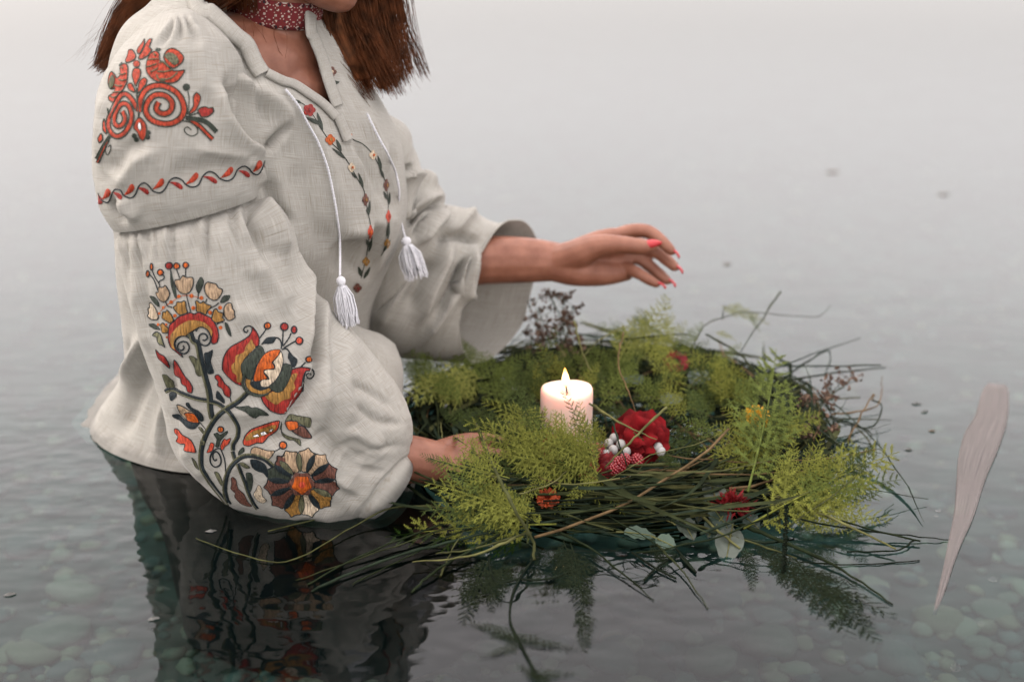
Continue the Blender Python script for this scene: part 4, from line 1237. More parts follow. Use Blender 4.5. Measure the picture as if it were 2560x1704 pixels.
for a, b in (((218, 542), (285, 440)), ((432, 500), (520, 395)), ((712, 442), (815, 340)), ((1032, 395), (1150, 285)), ((1372, 333), (1490, 228)), ((1690, 272), (1765, 162))): bean(a, b, 30, 12, 'orr')
for a, b in (((325, 470), (410, 540)), ((562, 425), (675, 485)), ((872, 372), (1005, 435)), ((1208, 318), (1340, 378)), ((1548, 258), (1658, 318)), ((1800, 180), (1858, 235)), ((182, 495), (203, 590))): bean(a, b, 24, -14, 'red')
e.line(q([(185, 480), (215, 545), (275, 570), (310, 510), (345, 445), (400, 450), (430, 500), (490, 528), (540, 500), (580, 410), (630, 378), (680, 410), (720, 460), (790, 475), (840, 430), (880, 355), (940, 330), (1000, 355), (1040, 400), (1100, 422), (1160, 400), (1200, 320), (1260, 272), (1320, 290), (1370, 340), (1440, 360), (1500, 330), (1540, 250), (1600, 215), (1650, 235), (1690, 285), (1740, 295), (1780, 240), (1810, 150), (1840, 140), (1855, 180)]), 'navy', 3.6, "embroidered_wave", .0008)

# --- lower sleeve: the flowering branch
e = Emb(sleeve_lo)
q = tr(360, 640, 6.0308)
pp = lambda pts, col, name="embroidered_petal", **k: e.patch(q(pts), col, name, **k)
for c, r, col in (((118, 160), (3.4, 8.5), 'orange'), ((62, 265), (4, 8), 'orange'), ((250, 245), 7.3, 'orange'), ((378, 145), 8.4, 'red'), ((495, 150), 7.5, 'orange'), ((632, 137), 7.2, 'orange')): e.berry(q([c])[0], r, col)
for l in ([(90, 275), (150, 350), (190, 450), (212, 520)], [(125, 210), (170, 320), (230, 410), (238, 455)], [(290, 280), (310, 320), (290, 350), (240, 375), (225, 420)], [(495, 195), (520, 270), (540, 330)], [(632, 180), (630, 300)],
          [(330, 690), (360, 750), (430, 770)], [(640, 575), (670, 700), (705, 840)], [(820, 560), (815, 650)], [(950, 640), (930, 700)], [(1130, 700), (1070, 750), (1010, 775)], [(1095, 1030), (1140, 1000), (1200, 995)]): e.line(q(l), 'navy', 3.0)
G_ = dict(out='navy', ow=1.6)
pp([(405, 205), (440, 350), (480, 500), (495, 640), (470, 620), (425, 490), (405, 370)], 'green', "embroidered_leaf", **G_)
pp([(545, 350), (590, 290), (640, 320), (730, 320), (745, 350), (740, 440), (700, 530), (640, 570), (570, 560), (510, 500), (470, 410), (475, 360)], 'tan')
pp([(920, 430), (960, 390), (1020, 405), (1090, 420), (1120, 480), (1180, 500), (1175, 550), (1120, 640), (1060, 665), (980, 630), (930, 560), (912, 490)], 'tan')
pp([(185, 545), (220, 545), (225, 470), (290, 470), (320, 440), (360, 490), (390, 560), (370, 630), (310, 690), (250, 670), (200, 600)], 'tan')
pp([(60, 790), (90, 770), (85, 710), (110, 695), (150, 740), (190, 810), (225, 920), (190, 955), (110, 950), (55, 900), (75, 860)], 'cream')
pp([(1200, 830), (1220, 750), (1270, 705), (1320, 720), (1335, 790), (1365, 830), (1365, 880), (1375, 920), (1320, 960), (1270, 965), (1220, 910)], 'tan')
for g in ([(445, 770), (490, 740), (500, 690), (560, 695), (610, 670), (630, 690), (640, 780), (655, 850), (550, 885), (500, 850)], [(775, 680), (800, 670), (850, 710), (900, 680), (935, 720), (1010, 745), (1000, 780), (960, 820), (930, 880), (870, 850), (795, 830), (790, 740)],
          [(280, 900), (290, 840), (330, 845), (350, 810), (400, 860), (445, 940), (440, 980), (400, 1010), (330, 970), (275, 930)], [(1030, 900), (1055, 810), (1090, 790), (1120, 840), (1190, 860), (1185, 930), (1215, 960), (1150, 990), (1080, 1000), (1025, 960)],
          [(250, 1040), (290, 1005), (330, 1050), (375, 1090), (360, 1150), (280, 1150), (265, 1080)]): pp(g, 'gold')
pp([(130, 1190), (190, 1140), (240, 1160), (270, 1210), (290, 1290), (320, 1370), (280, 1340), (240, 1330), (205, 1280), (195, 1220)], 'lgreen')
for g in ([(790, 430), (855, 315), (900, 370), (890, 440), (830, 560), (790, 500)], [(1150, 695), (1200, 600), (1295, 595), (1270, 660), (1200, 700)], [(95, 600), (170, 620), (220, 690), (235, 760), (180, 730), (130, 670)], [(75, 1025), (150, 1020), (210, 1060), (250, 1105), (170, 1100), (100, 1060)], [(1220, 1000), (1260, 1020), (1300, 1120), (1315, 1210), (1280, 1180), (1235, 1090)]):
    pp(g, 'green', "embroidered_leaf", **G_)
pp([(590, 1520), (500, 1450), (410, 1370), (370, 1260), (375, 1130), (390, 1040), (460, 975), (530, 910), (620, 880), (690, 850), (760, 870), (830, 845), (900, 880), (1010, 930), (1080, 1030), (1115, 1120), (1125, 1220), (1100, 1300), (1040, 1320), (1010, 1270), (1030, 1180), (990, 1090), (930, 1040), (830, 1060), (740, 1130), (690, 1140), (650, 1190), (560, 1210), (490, 1260), (470, 1330), (490, 1400), (560, 1470)], 'red')
pp([(420, 1180), (470, 1110), (530, 1050), (620, 990), (700, 960), (800, 960), (900, 990), (990, 1060), (1030, 1130), (1020, 1200), (985, 1120), (900, 1060), (800, 1080), (700, 1140), (640, 1190), (540, 1200), (480, 1250), (460, 1320), (480, 1400), (440, 1370), (410, 1280)], 'gold', lift=.0017, out=None)
e.line(q([(690, 1230), (640, 1200), (560, 1200), (490, 1250), (475, 1330), (510, 1410), (580, 1460), (650, 1450), (690, 1380), (670, 1310), (600, 1280), (530, 1310), (520, 1380), (570, 1415), (610, 1380), (600, 1335)]), 'navy', 4.4, "embroidered_tendril", .0012)
e.line(q([(790, 1130), (820, 1070), (880, 1060), (950, 1100), (1000, 1180), (1010, 1260), (970, 1330), (900, 1340), (840, 1290), (835, 1210), (880, 1165), (940, 1180), (960, 1230), (920, 1265), (890, 1255)]), 'navy', 4.4, "embroidered_tendril", .0012)
for c, r in (((530, 605), 4.6), ((717, 600), 5.5), ((868, 630), 5.2), ((415, 690), 4.8), ((295, 770), 3.6), ((237, 860), 3.2), ((470, 895), 4.6), ((745, 780), 5.2), ((997, 850), 5.4), ((1147, 775), 5.2), ((1155, 1075), 4.8), ((220, 1030), 3.6), ((340, 1030), 3.2), ((350, 1220), 3)):
    e.berry(q([c])[0], r, 'orange', None, "embroidered_dot")
e.line(q([(250, 830), (320, 760), (415, 690), (490, 640), (540, 605), (640, 592), (717, 600), (868, 630)]), 'orange', 1.5, "embroidered_thread")
q2 = tr(390, 870, 6.0308)
main = q([(700, 1150), (745, 1270)]) + q2([(630, -60), (680, 180), (735, 400), (790, 600), (815, 760), (820, 900), (850, 1050)])
e.stem2(main, 15)
q = q2
e.stem2(q([(150, 650), (200, 620), (290, 630), (430, 690), (600, 750), (800, 790), (930, 830), (1020, 890), (1100, 960), (1190, 1080), (1240, 1200), (1230, 1330), (1170, 1440), (1165, 1530)]), 11)
e.stem2(q([(1400, 640), (1250, 790), (1080, 900), (920, 1030), (830, 1160), (760, 1290), (700, 1440)]) + tr(460, 1060, 6.5333)([(320, 260), (290, 400), (280, 560), (300, 720), (380, 860), (480, 1000), (600, 1150), (700, 1270)]), 13)
for g, c in (([(275, 175), (330, 230), (380, 320), (440, 420), (510, 500), (555, 590), (540, 670), (480, 650), (460, 580), (390, 530), (370, 450), (300, 410), (275, 330)], 'red'), ([(895, 410), (940, 395), (990, 450), (1040, 530), (1110, 590), (1130, 660), (1110, 740), (1040, 700), (1000, 610), (930, 560), (940, 500), (895, 450)], 'red'),
             ([(285, 1215), (330, 1215), (400, 1300), (490, 1350), (550, 1410), (605, 1560), (520, 1560), (430, 1540), (440, 1440), (380, 1440), (310, 1400), (340, 1330), (290, 1270)], 'coral'), ([(0, 20), (60, 80), (130, 120), (190, 220), (205, 300), (120, 220), (40, 150)], 'red')):
    pp(g, c, "embroidered_leaf", ow=2.8)
for g, c in (([(500, 125), (560, 120), (640, 180), (680, 270), (700, 380), (660, 420), (610, 390), (580, 280)], 'olive'), ([(730, 80), (790, 60), (855, 25), (845, 110), (825, 190), (850, 280), (870, 370), (790, 380), (750, 250)], 'navy'), ([(920, 640), (960, 670), (1030, 770), (1030, 830), (960, 780), (910, 740)], 'navy'),
             ([(250, 1000), (350, 990), (420, 1060), (540, 1120), (660, 1120), (600, 1200), (540, 1215), (470, 1190), (370, 1090), (270, 1040)], 'navy'), ([(460, 820), (490, 815), (540, 890), (640, 940), (710, 1010), (715, 1090), (670, 1090), (620, 1010), (520, 920), (460, 860)], 'navy'),
             ([(100, 395), (160, 400), (220, 460), (260, 490), (280, 600), (180, 600), (130, 500)], 'olive'), ([(210, 680), (300, 640), (310, 720), (240, 790), (215, 760)], 'navy'), ([(1190, 885), (1300, 880), (1400, 870), (1440, 900), (1510, 890), (1620, 940), (1700, 1010), (1560, 1010), (1500, 1050), (1440, 1030), (1350, 960)], 'green'),
             ([(640, 1190), (690, 1195), (735, 1270), (715, 1285)], 'olive')):
    pp(g, c, "embroidered_leaf", **G_)
pp([(320, 850), (400, 870), (500, 930), (590, 980), (500, 1090), (420, 1030), (360, 960)], 'tan', "embroidered_bud"); pp([(440, 970), (520, 960), (600, 990), (660, 1105), (560, 1110), (490, 1080), (470, 1020)], 'orange', "embroidered_bud", lift=.0014)
e.line(q([(670, 1120), (760, 1230)]), 'navy', 2.6)
e.line(q([(1135, 810), (1120, 740)]), 'navy', 3)
pp([(875, 1290), (930, 1270), (970, 1300), (1080, 1240), (1085, 1270), (980, 1380), (950, 1480), (900, 1480), (920, 1370)], 'green', "embroidered_leaf", **G_)
e.berry(q([(978, 1220)])[0], 7.5, 'orange')
pp([(975, 1480), (1010, 1390), (1040, 1360), (1060, 1380), (1125, 1350), (1100, 1430), (1040, 1480), (1000, 1530)], 'coral', ow=2.2); pp([(770, 1570), (800, 1500), (830, 1420), (880, 1440), (850, 1540)], 'coral', ow=2.2)
# the large open flower
q = tr(540, 790, 6.0308)
pp([(545, 160), (610, 240), (650, 340), (640, 440), (580, 470), (480, 580), (400, 690), (400, 850), (410, 1040), (300, 1010), (170, 900), (100, 800), (98, 720), (110, 640), (160, 530), (240, 450), (350, 390), (440, 340), (510, 280), (540, 220)], 'red', lift=.0005)
pp([(530, 340), (560, 400), (590, 470), (500, 560), (420, 650), (385, 760), (400, 900), (395, 980), (320, 980), (310, 880), (255, 840), (235, 740), (290, 680), (300, 590), (420, 540), (450, 450), (500, 390)], 'gold', lift=.0015, out=None)
pp([(1140, 810), (1270, 770), (1390, 780), (1450, 820), (1350, 830), (1310, 930), (1290, 1050), (1290, 1130), (1200, 1260), (1090, 1390), (1040, 1460), (950, 1470), (820, 1420), (720, 1310), (680, 1210), (760, 1180), (850, 1120), (960, 1130), (1060, 1020), (1120, 900)], 'red', lift=.0005)
pp([(1220, 860), (1200, 930), (1170, 1000), (1190, 1080), (1120, 1150), (1110, 1230), (1010, 1260), (920, 1320), (860, 1310), (740, 1200), (850, 1130), (960, 1130), (1060, 1030), (1110, 930), (1150, 870)], 'gold', lift=.0015, out=None)
e.line(q([(430, 880), (405, 1000), (450, 1110), (540, 1170), (660, 1195), (790, 1160)]), 'green', 7, lift=.0012)
pp([(450, 930), (530, 940), (520, 1010), (570, 1070), (680, 1110), (800, 1070), (830, 1110), (760, 1160), (650, 1170), (530, 1130), (460, 1050)], 'gold', lift=.0015)
pp([(520, 990), (650, 950), (690, 1060), (800, 1060), (740, 1100), (620, 1090), (550, 1050)], 'navy', lift=.0017, out=None)
pp([(970, 530), (1000, 620), (1000, 720), (960, 850), (890, 960), (800, 1050), (700, 1060), (660, 1000), (700, 950), (800, 945), (760, 880), (720, 830), (760, 800), (870, 795), (880, 740), (850, 690), (920, 610)], 'cream', lift=.0015)
pp([(955, 510), (930, 580), (870, 650), (830, 690), (860, 740), (870, 780), (800, 790), (720, 800), (720, 860), (770, 930), (690, 950), (640, 970), (570, 960), (590, 830), (640, 700), (720, 580), (820, 520)], 'orange', lift=.0018)
pp([(650, 450), (700, 490), (720, 560), (640, 680), (580, 780), (550, 930), (480, 930), (400, 840), (385, 740), (440, 650), (540, 550)], 'green', lift=.002); pp([(1015, 720), (1130, 750), (1120, 880), (1070, 1000), (1000, 1110), (920, 1140), (850, 1110), (800, 1050), (900, 960), (980, 840)], 'green', lift=.002)
for l in ([(540, 160), (490, 145), (430, 170), (420, 220), (460, 245), (482, 205)], [(1390, 780), (1460, 810), (1480, 880), (1430, 940), (1370, 920), (1370, 870), (1420, 860), (1425, 890)], [(1350, 835), (1325, 950), (1310, 1140)]): e.line(q(l), 'navy', 3.6, "embroidered_tendril")
for l in ([(750, 200), (710, 260), (655, 330)], [(1010, 220), (1005, 330), (1000, 450)], [(1130, 260), (1090, 340), (1010, 450)], [(1190, 380), (1120, 420), (1020, 480)], [(1350, 690), (1280, 765)], [(905, 320), (960, 350), (985, 420), (980, 490)], [(990, 500), (1060, 490), (1105, 540)]): e.line(q(l), 'navy', 3.6)
for c, r, col in (((772, 145), 8, 'orange'), ((1027, 160), 9.5, 'red'), ((1175, 207), (7, 9), 'red'), ((1258, 372), 9, 'coral'), ((1400, 650), 7.5, 'orange')): e.berry(q([c])[0], r, col, ow=4)
for g in ([(680, 430), (760, 330), (850, 315), (905, 325), (860, 400), (790, 415), (720, 410)], [(1105, 540), (1160, 600), (1220, 650), (1220, 700), (1180, 770), (1150, 770), (1120, 690), (1085, 620)]): pp(g, 'navy', "embroidered_leaf", **G_)
# foot of the branch
q = tr(460, 1060, 6.5333)
e.stem2(q([(800, 430), (820, 520), (845, 570)]), 10)
e.stem2(q([(1460, 680), (1300, 560), (1100, 510), (950, 530), (830, 620), (740, 740), (690, 880), (670, 1050), (700, 1200), (750, 1290)]), 12)
e.stem2(q([(880, 640), (940, 800), (1000, 950), (1050, 1100), (1130, 1270), (1200, 1370)]), 9)
e.line(q([(610, 400), (560, 390), (480, 430), (430, 530), (440, 630), (500, 690), (580, 670), (610, 590), (580, 490), (530, 440), (480, 470), (475, 540), (510, 590), (540, 560)]), 'navy', 4.2, "embroidered_tendril"); e.line(q([(600, 400), (660, 550), (680, 700), (680, 800)]), 'navy', 3.4)
for g, c in (([(500, 780), (550, 775), (600, 850), (635, 950), (620, 1000), (570, 930)], 'olive'), ([(770, 870), (800, 855), (850, 900), (870, 1000), (900, 1060), (980, 1130), (1040, 1250), (1110, 1330), (1030, 1330), (920, 1280), (830, 1180), (840, 1120), (770, 1050), (780, 960)], 'brown'), ([(1015, 795), (1100, 795), (1125, 900), (1110, 1040), (1075, 1100), (1040, 980)], 'green'),
             ([(1085, 580), (1200, 580), (1320, 650), (1375, 780), (1360, 860), (1300, 790), (1200, 760), (1120, 700)], 'navy'), ([(910, 625), (980, 625), (1080, 700), (1020, 715), (950, 680)], 'olive'), ([(905, 430), (970, 370), (985, 440), (890, 500)], 'green'), ([(130, 540), (190, 600), (250, 740), (180, 680)], 'olive'), ([(1140, 1140), (1180, 1060), (1220, 985), (1270, 1050), (1280, 1160), (1350, 1240), (1280, 1280), (1190, 1230)], 'cream')):
    pp(g, c, "embroidered_leaf", **G_)
pp([(1105, 400), (1170, 365), (1280, 400), (1380, 430), (1480, 435), (1440, 510), (1370, 570), (1250, 520), (1100, 480)], 'tan', "embroidered_leaf", ow=2.4); e.line(q([(1480, 435), (1530, 415), (1570, 385)]), 'navy', 2.6)
pp([(970, 270), (1010, 170), (1100, 80), (1250, 20), (1400, -30), (1550, -60), (1545, 30), (1510, 100), (1420, 170), (1380, 190), (1290, 300), (1190, 300), (1060, 350), (980, 330)], 'coral')
pp([(1010, 200), (1120, 105), (1280, 50), (1450, 0), (1510, 10), (1480, 80), (1380, 130), (1230, 200), (1100, 240), (1020, 260)], 'gold', lift=.0015, out=None)
for g in ([(1130, 185), (1200, 140), (1225, 180)], [(1250, 115), (1310, 90), (1350, 130), (1262, 162)], [(1390, 75), (1455, 45), (1440, 85)]): pp(g, 'white', "embroidered_window", lift=.0024, ow=2, sharp=True)
q = Z2
pp([(855, 945), (880, 905), (930, 912), (995, 925), (988, 975), (940, 958), (890, 935)], 'olive', "embroidered_leaf", **G_); pp([(835, 945), (830, 980), (850, 1010), (900, 1030), (935, 1040), (940, 1075), (905, 1045), (870, 1040), (838, 1010)], 'olive', "embroidered_leaf", **G_)
pp([(925, 965), (960, 972), (990, 1010), (998, 1032), (950, 1028), (890, 990)], 'brown', "embroidered_bud"); pp([(856, 945), (920, 943), (926, 975), (880, 988)], 'orange', "embroidered_bud", lift=.0014)
q = tr(640, 1060, 6.0308)
e.berry(q([(407, 315)])[0], 9, 'orange', ow=4)
cx, cy, RX, RY = 690, 880, 560, 520
def fl(a, r, da=0): t = math.radians(a); return (cx + RX * r * math.sin(t) , cy - RY * r * math.cos(t))
for a, col, w in ((-25, 'tan', 17), (10, 'tan', 15), (38, 'tan', 15), (67, 'brown', 16), (99, 'brown', 16), (131, 'gold', 15), (164, 'cream', 15), (196, 'gold', 15), (231, 'brown', 16), (263, 'brown', 15), (291, 'green', 15), (320, 'brown', 13)):
    pp([fl(a - w * .75, .36), fl(a - w * .9, .7), fl(a - w, .9), fl(a - w * .55, .93), fl(a - w * .25, .97), fl(a, 1.03), fl(a + w * .25, .97), fl(a + w * .55, .93), fl(a + w, .9), fl(a + w * .9, .7), fl(a + w * .75, .36)], col, lift=.0005, ow=2.8)
for a, col in ((-42, 'olive'), (-6, 'olive'), (23, 'navy'), (52, 'navy'), (83, 'navy'), (115, 'olive'), (147, 'navy'), (180, 'olive'), (212, 'navy'), (247, 'navy'), (277, 'navy'), (305, 'navy')):
    pp([fl(a, .34), fl(a - 7, .5), fl(a - 6, .72), fl(a, .88), fl(a + 6, .72), fl(a + 7, .5)], col, lift=.0014, ow=2)
pp([fl(a, .36 if k % 2 else .30) for k, a in enumerate(range(0, 360, 30))], 'brown', "embroidered_flower_centre", lift=.002, out=None)
pp([fl(a, .27 if k % 2 else .215) for k, a in enumerate(range(0, 360, 36))], 'orange', "embroidered_flower_centre", lift=.003, out=None)
pp([fl(a, .09) for a in range(0, 360, 60)], 'coral', "embroidered_flower_centre", lift=.004, out=None)
# --- the two vines down the front
e = Emb(bodice)
e.t = UNCUT
q = Z3
def floret(c, r, col, n=5, ctr='gold', sx=1.0):
    x, y = c
    pts = []
    for k in range(n * 4):
        a = k * 2 * math.pi / (n * 4); rr = r * (.78 + .28 * abs(math.cos(n * a / 2)))
        pts.append((x + rr * math.cos(a) * sx, y + rr * math.sin(a)))
    e.patch(q(pts), col, "embroidered_petal", out=None, lift=.0008)
    e.patch(q([(x + r * .3 * sx * math.cos(a), y + r * .3 * math.sin(a)) for a in np.linspace(0, 6.28, 8, endpoint=False)]), ctr, "embroidered_flower_centre", out=None, lift=.002)
def lf(a, b, w, col='green'):
    a = np.array(a, float); b = np.array(b, float); d = b - a; n = np.array([-d[1], d[0]]) / np.hypot(*d)
    e.patch(q([a, a + d * .35 + n * w, a + d * .7 + n * w * .8, b, a + d * .7 - n * w * .6, a + d * .35 - n * w]), col, "embroidered_leaf", out=None, lift=.0007)
e.line(q([(400, 565), (450, 590), (500, 650), (555, 740), (590, 790), (650, 850), (700, 920), (745, 1000), (780, 1060), (790, 1110), (805, 1190), (820, 1270), (810, 1340), (800, 1420), (785, 1480), (765, 1560)]), 'green', 2.4)
floret((475, 618), 34, 'red', 5, 'dred'); floret((592, 783), 30, 'orange', 4, 'gold', .9); floret((712, 938), 26, 'cream', 4, 'orange', .8); floret((790, 1118), 34, 'brown', 4, 'gold', .5); floret((818, 1297), 36, 'coral', 4, 'orange', .4); floret((795, 1462), 26, 'gold', 4, 'tan', .8); floret((745, 1610), 26, 'brown', 4, 'dred', .9)
for a, b, w in (((545, 700), (450, 655), 11), ((550, 735), (518, 630), 11), ((655, 850), (625, 780), 10), ((680, 890), (600, 828), 8), ((745, 1000), (710, 965), 8), ((778, 1055), (750, 965), 9), ((808, 1200), (795, 1165), 7), ((806, 1210), (815, 1120), 8), ((812, 1380), (796, 1335), 10), ((812, 1410), (830, 1320), 9), ((770, 1550), (750, 1490), 12), ((780, 1560), (818, 1490), 10), ((430, 580), (395, 560), 7)): lf(a, b, w)
e.line(q([(690, 745), (720, 780), (780, 810), (835, 870), (880, 960), (905, 1030), (915, 1110), (920, 1200), (925, 1290), (910, 1370), (880, 1430)]), 'green', 2.4)
floret((700, 758), 18, 'orange', 4, 'gold', .8); floret((832, 868), 26, 'cream', 4, 'orange', .8); floret((907, 1036), 34, 'brown', 4, 'gold', .45); floret((918, 1212), 34, 'coral', 4, 'red', .4); floret((912, 1362), 26, 'gold', 4, 'tan', .6)
for a, b, w in (((880, 950), (858, 870), 9), ((895, 1000), (865, 930), 8), ((915, 1120), (890, 1070), 8), ((922, 1150), (925, 1075), 8), ((915, 1340), (920, 1240), 9), ((890, 1410), (930, 1340), 8)): lf(a, b, w)
floret((597, 405), 30, 'brown', 5, 'cream'); lf((585, 470), (645, 460), 14); floret((605, 555), 26, 'red', 4, 'dred', .6); lf((605, 490), (600, 540), 7)
# ------------------------------------------------------------------ the wreath
WC = np.array([0.115, 1.490, 0.0]); WR = 0.195
wreath = empty("wreath", WC.tolist())
tag(wreath, "floating wreath of grass stems, feathery fern, poppies and berries round a lit candle", "wreath")
winv = Matrix.Translation((-WC).tolist())
def W_(o, label=None):
    o.parent = wreath; o.matrix_parent_inverse = winv
    if label: o["label"] = label
    return o
GM = [mat("grass_%d" % i, c, .8, .05, .45, 60, trans=.10) for i, c in enumerate([(.014, .020, .009), (.026, .032, .013), (.052, .056, .022), (.017, .026, .016), (.115, .115, .045), (.12, .08, .04), (.008, .012, .007)])]
def ring_pt(a, dr=0.0, z=0.0): return WC + np.array([math.cos(a) * (WR + dr), math.sin(a) * (WR + dr), z])
def skew(C, sd):
    """turn a stem a little off the ring so that the bundle looks untidy"""
    g = rnd.gauss(0, sd); c = C.mean(0); k = rnd.gauss(0, sd * .22); q = C - c; L = np.linalg.norm(C[-1] - C[0]) + 1e-9
    t = (q @ ((C[-1] - C[0]) / L)) / L
    out = np.stack([q[:, 0] * math.cos(g) - q[:, 1] * math.sin(g), q[:, 0] * math.sin(g) + q[:, 1] * math.cos(g), q[:, 2] + t * k * L], 1) + c
    return out
def straw_curve(a, L, dr, z, out=0.0, up=0.0, n=7):
    s = np.linspace(-.5, .5, n); C = []
    for t in s:
        aa = a + t * L / WR * (1 - abs(out) * .35)
        f = (t + .5)
        C.append(ring_pt(aa, dr + out * f * f * L * .8, z + up * f * f * L))
    return np.array(C)
def blade(V, F, C, w, nrm=(0, 0, 1)):
    """flat leaf blade with a shallow keel"""
    C = np.asarray(C, float); k0 = len(V); m = len(C)
    T = np.gradient(C, axis=0); T /= np.maximum(np.linalg.norm(T, axis=1, keepdims=True), 1e-9)
    for i in range(m):
        t = i / (m - 1); ww = w * min(1, .35 + t * 3) * (1 - t ** 3 * .95)
        n = np.array(nrm, float) - T[i] * (np.array(nrm) @ T[i]); n /= max(np.linalg.norm(n), 1e-6); s = np.cross(T[i], n)
        V += [C[i] - s * ww + n * ww * .35, C[i], C[i] + s * ww + n * ww * .35]
    for i in range(m - 1):
        for k in (0, 1): F.append((k0 + i * 3 + k, k0 + i * 3 + k + 1, k0 + i * 3 + k + 4, k0 + i * 3 + k + 3))
# packed core of straw: nobody could count it
V = []; F = []; mi = []
for k in range(1150):
    a = rnd.uniform(0, 6.283); rr = math.sqrt(rnd.random()); ph = rnd.uniform(0, 6.283)
    dr = math.cos(ph) * rr * .058; z = .006 + math.sin(ph) * rr * .026
    f0 = len(F)
    thin_tube(V, F, skew(straw_curve(a, rnd.uniform(.08, .22), dr, z, rnd.uniform(-.1, .12), rnd.uniform(-.04, .08)), .16), rnd.choice([.0007, .001, .0013, .0017]), 4)
    mi += [rnd.choice([0, 0, 1, 1, 3, 6, 6, 2])] * (len(F) - f0)
o = W_(mk("straw_bundle", V, F, GM, None, mi=mi), "packed ring of dark green grass stems")
o["kind"] = "stuff"
V = []; F = []; mi = []
for k in range(420):
    a = rnd.uniform(0, 6.283); q = math.sqrt(rnd.random()) * .155; g = rnd.uniform(0, 3.1416); L = rnd.uniform(.05, .16)
    c = WC + np.array([math.cos(a) * q, math.sin(a) * q, rnd.uniform(-.004, .024)]); d = np.array([math.cos(g), math.sin(g), rnd.gauss(0, .12)]) * L / 2
    f0 = len(F); thin_tube(V, F, catmull([c - d, c + np.array([rnd.gauss(0, .008), rnd.gauss(0, .008), .003]), c + d], 6), rnd.choice([.0007, .001, .0014]), 4)
    mi += [rnd.choice([0, 0, 1, 3, 6, 6, 2, 5])] * (len(F) - f0)
o = W_(mk("loose_grass", V, F, GM, None, mi=mi), "loose dark grass filling the middle of the ring")
o["kind"] = "stuff"
# single stems and blades lying over the core
def stem_part(C, r, m, name="grass_stem", n=6):
    V = []; F = []
    thin_tube(V, F, C, r, n)
    F.append(tuple(range(n))[::-1]); F.append(tuple(len(V) - n + j for j in range(n)))
    return W_(mk(name, V, F, GM[m], None))
for k in range(250):
    a = R(rnd.uniform(180, 372)) if k < 185 else R(rnd.uniform(0, 180))
    dr = rnd.gauss(.012, .03); z = .030 - abs(dr - .005) * .28 + rnd.uniform(-.004, .01)
    C = straw_curve(a, rnd.uniform(.10, .24), dr, z, rnd.uniform(-.12, .35), rnd.uniform(-.12, .14), 9)
    C = skew(C, .42); C = C + np.array([[rnd.gauss(0, .0009), rnd.gauss(0, .0009), rnd.gauss(0, .0006)] for _ in C])
    if rnd.random() < .3: C[6:] += (C[6:] - C[6]) @ np.array([[math.cos(.9) - 1, math.sin(.9), 0], [-math.sin(.9), math.cos(.9) - 1, 0], [0, 0, 0]]) * rnd.choice([-1, 1, .6])
    if rnd.random() < .55:
        V = []; F = []; blade(V, F, C[::-1] if rnd.random() < .5 else C, rnd.uniform(.0018, .0040), (rnd.gauss(0, .4), rnd.gauss(-.3, .4), 1))
        W_(mk("grass_blade", V, F, GM[rnd.choice([0, 0, 1, 3, 3, 2])], None))
    else:
        stem_part(C, rnd.choice([.0007, .0009, .0012, .0015]) * np.linspace(1, rnd.choice([.25, .5, .9]), len(C)), rnd.choice([0, 1, 1, 2, 2, 4, 3, 5]))
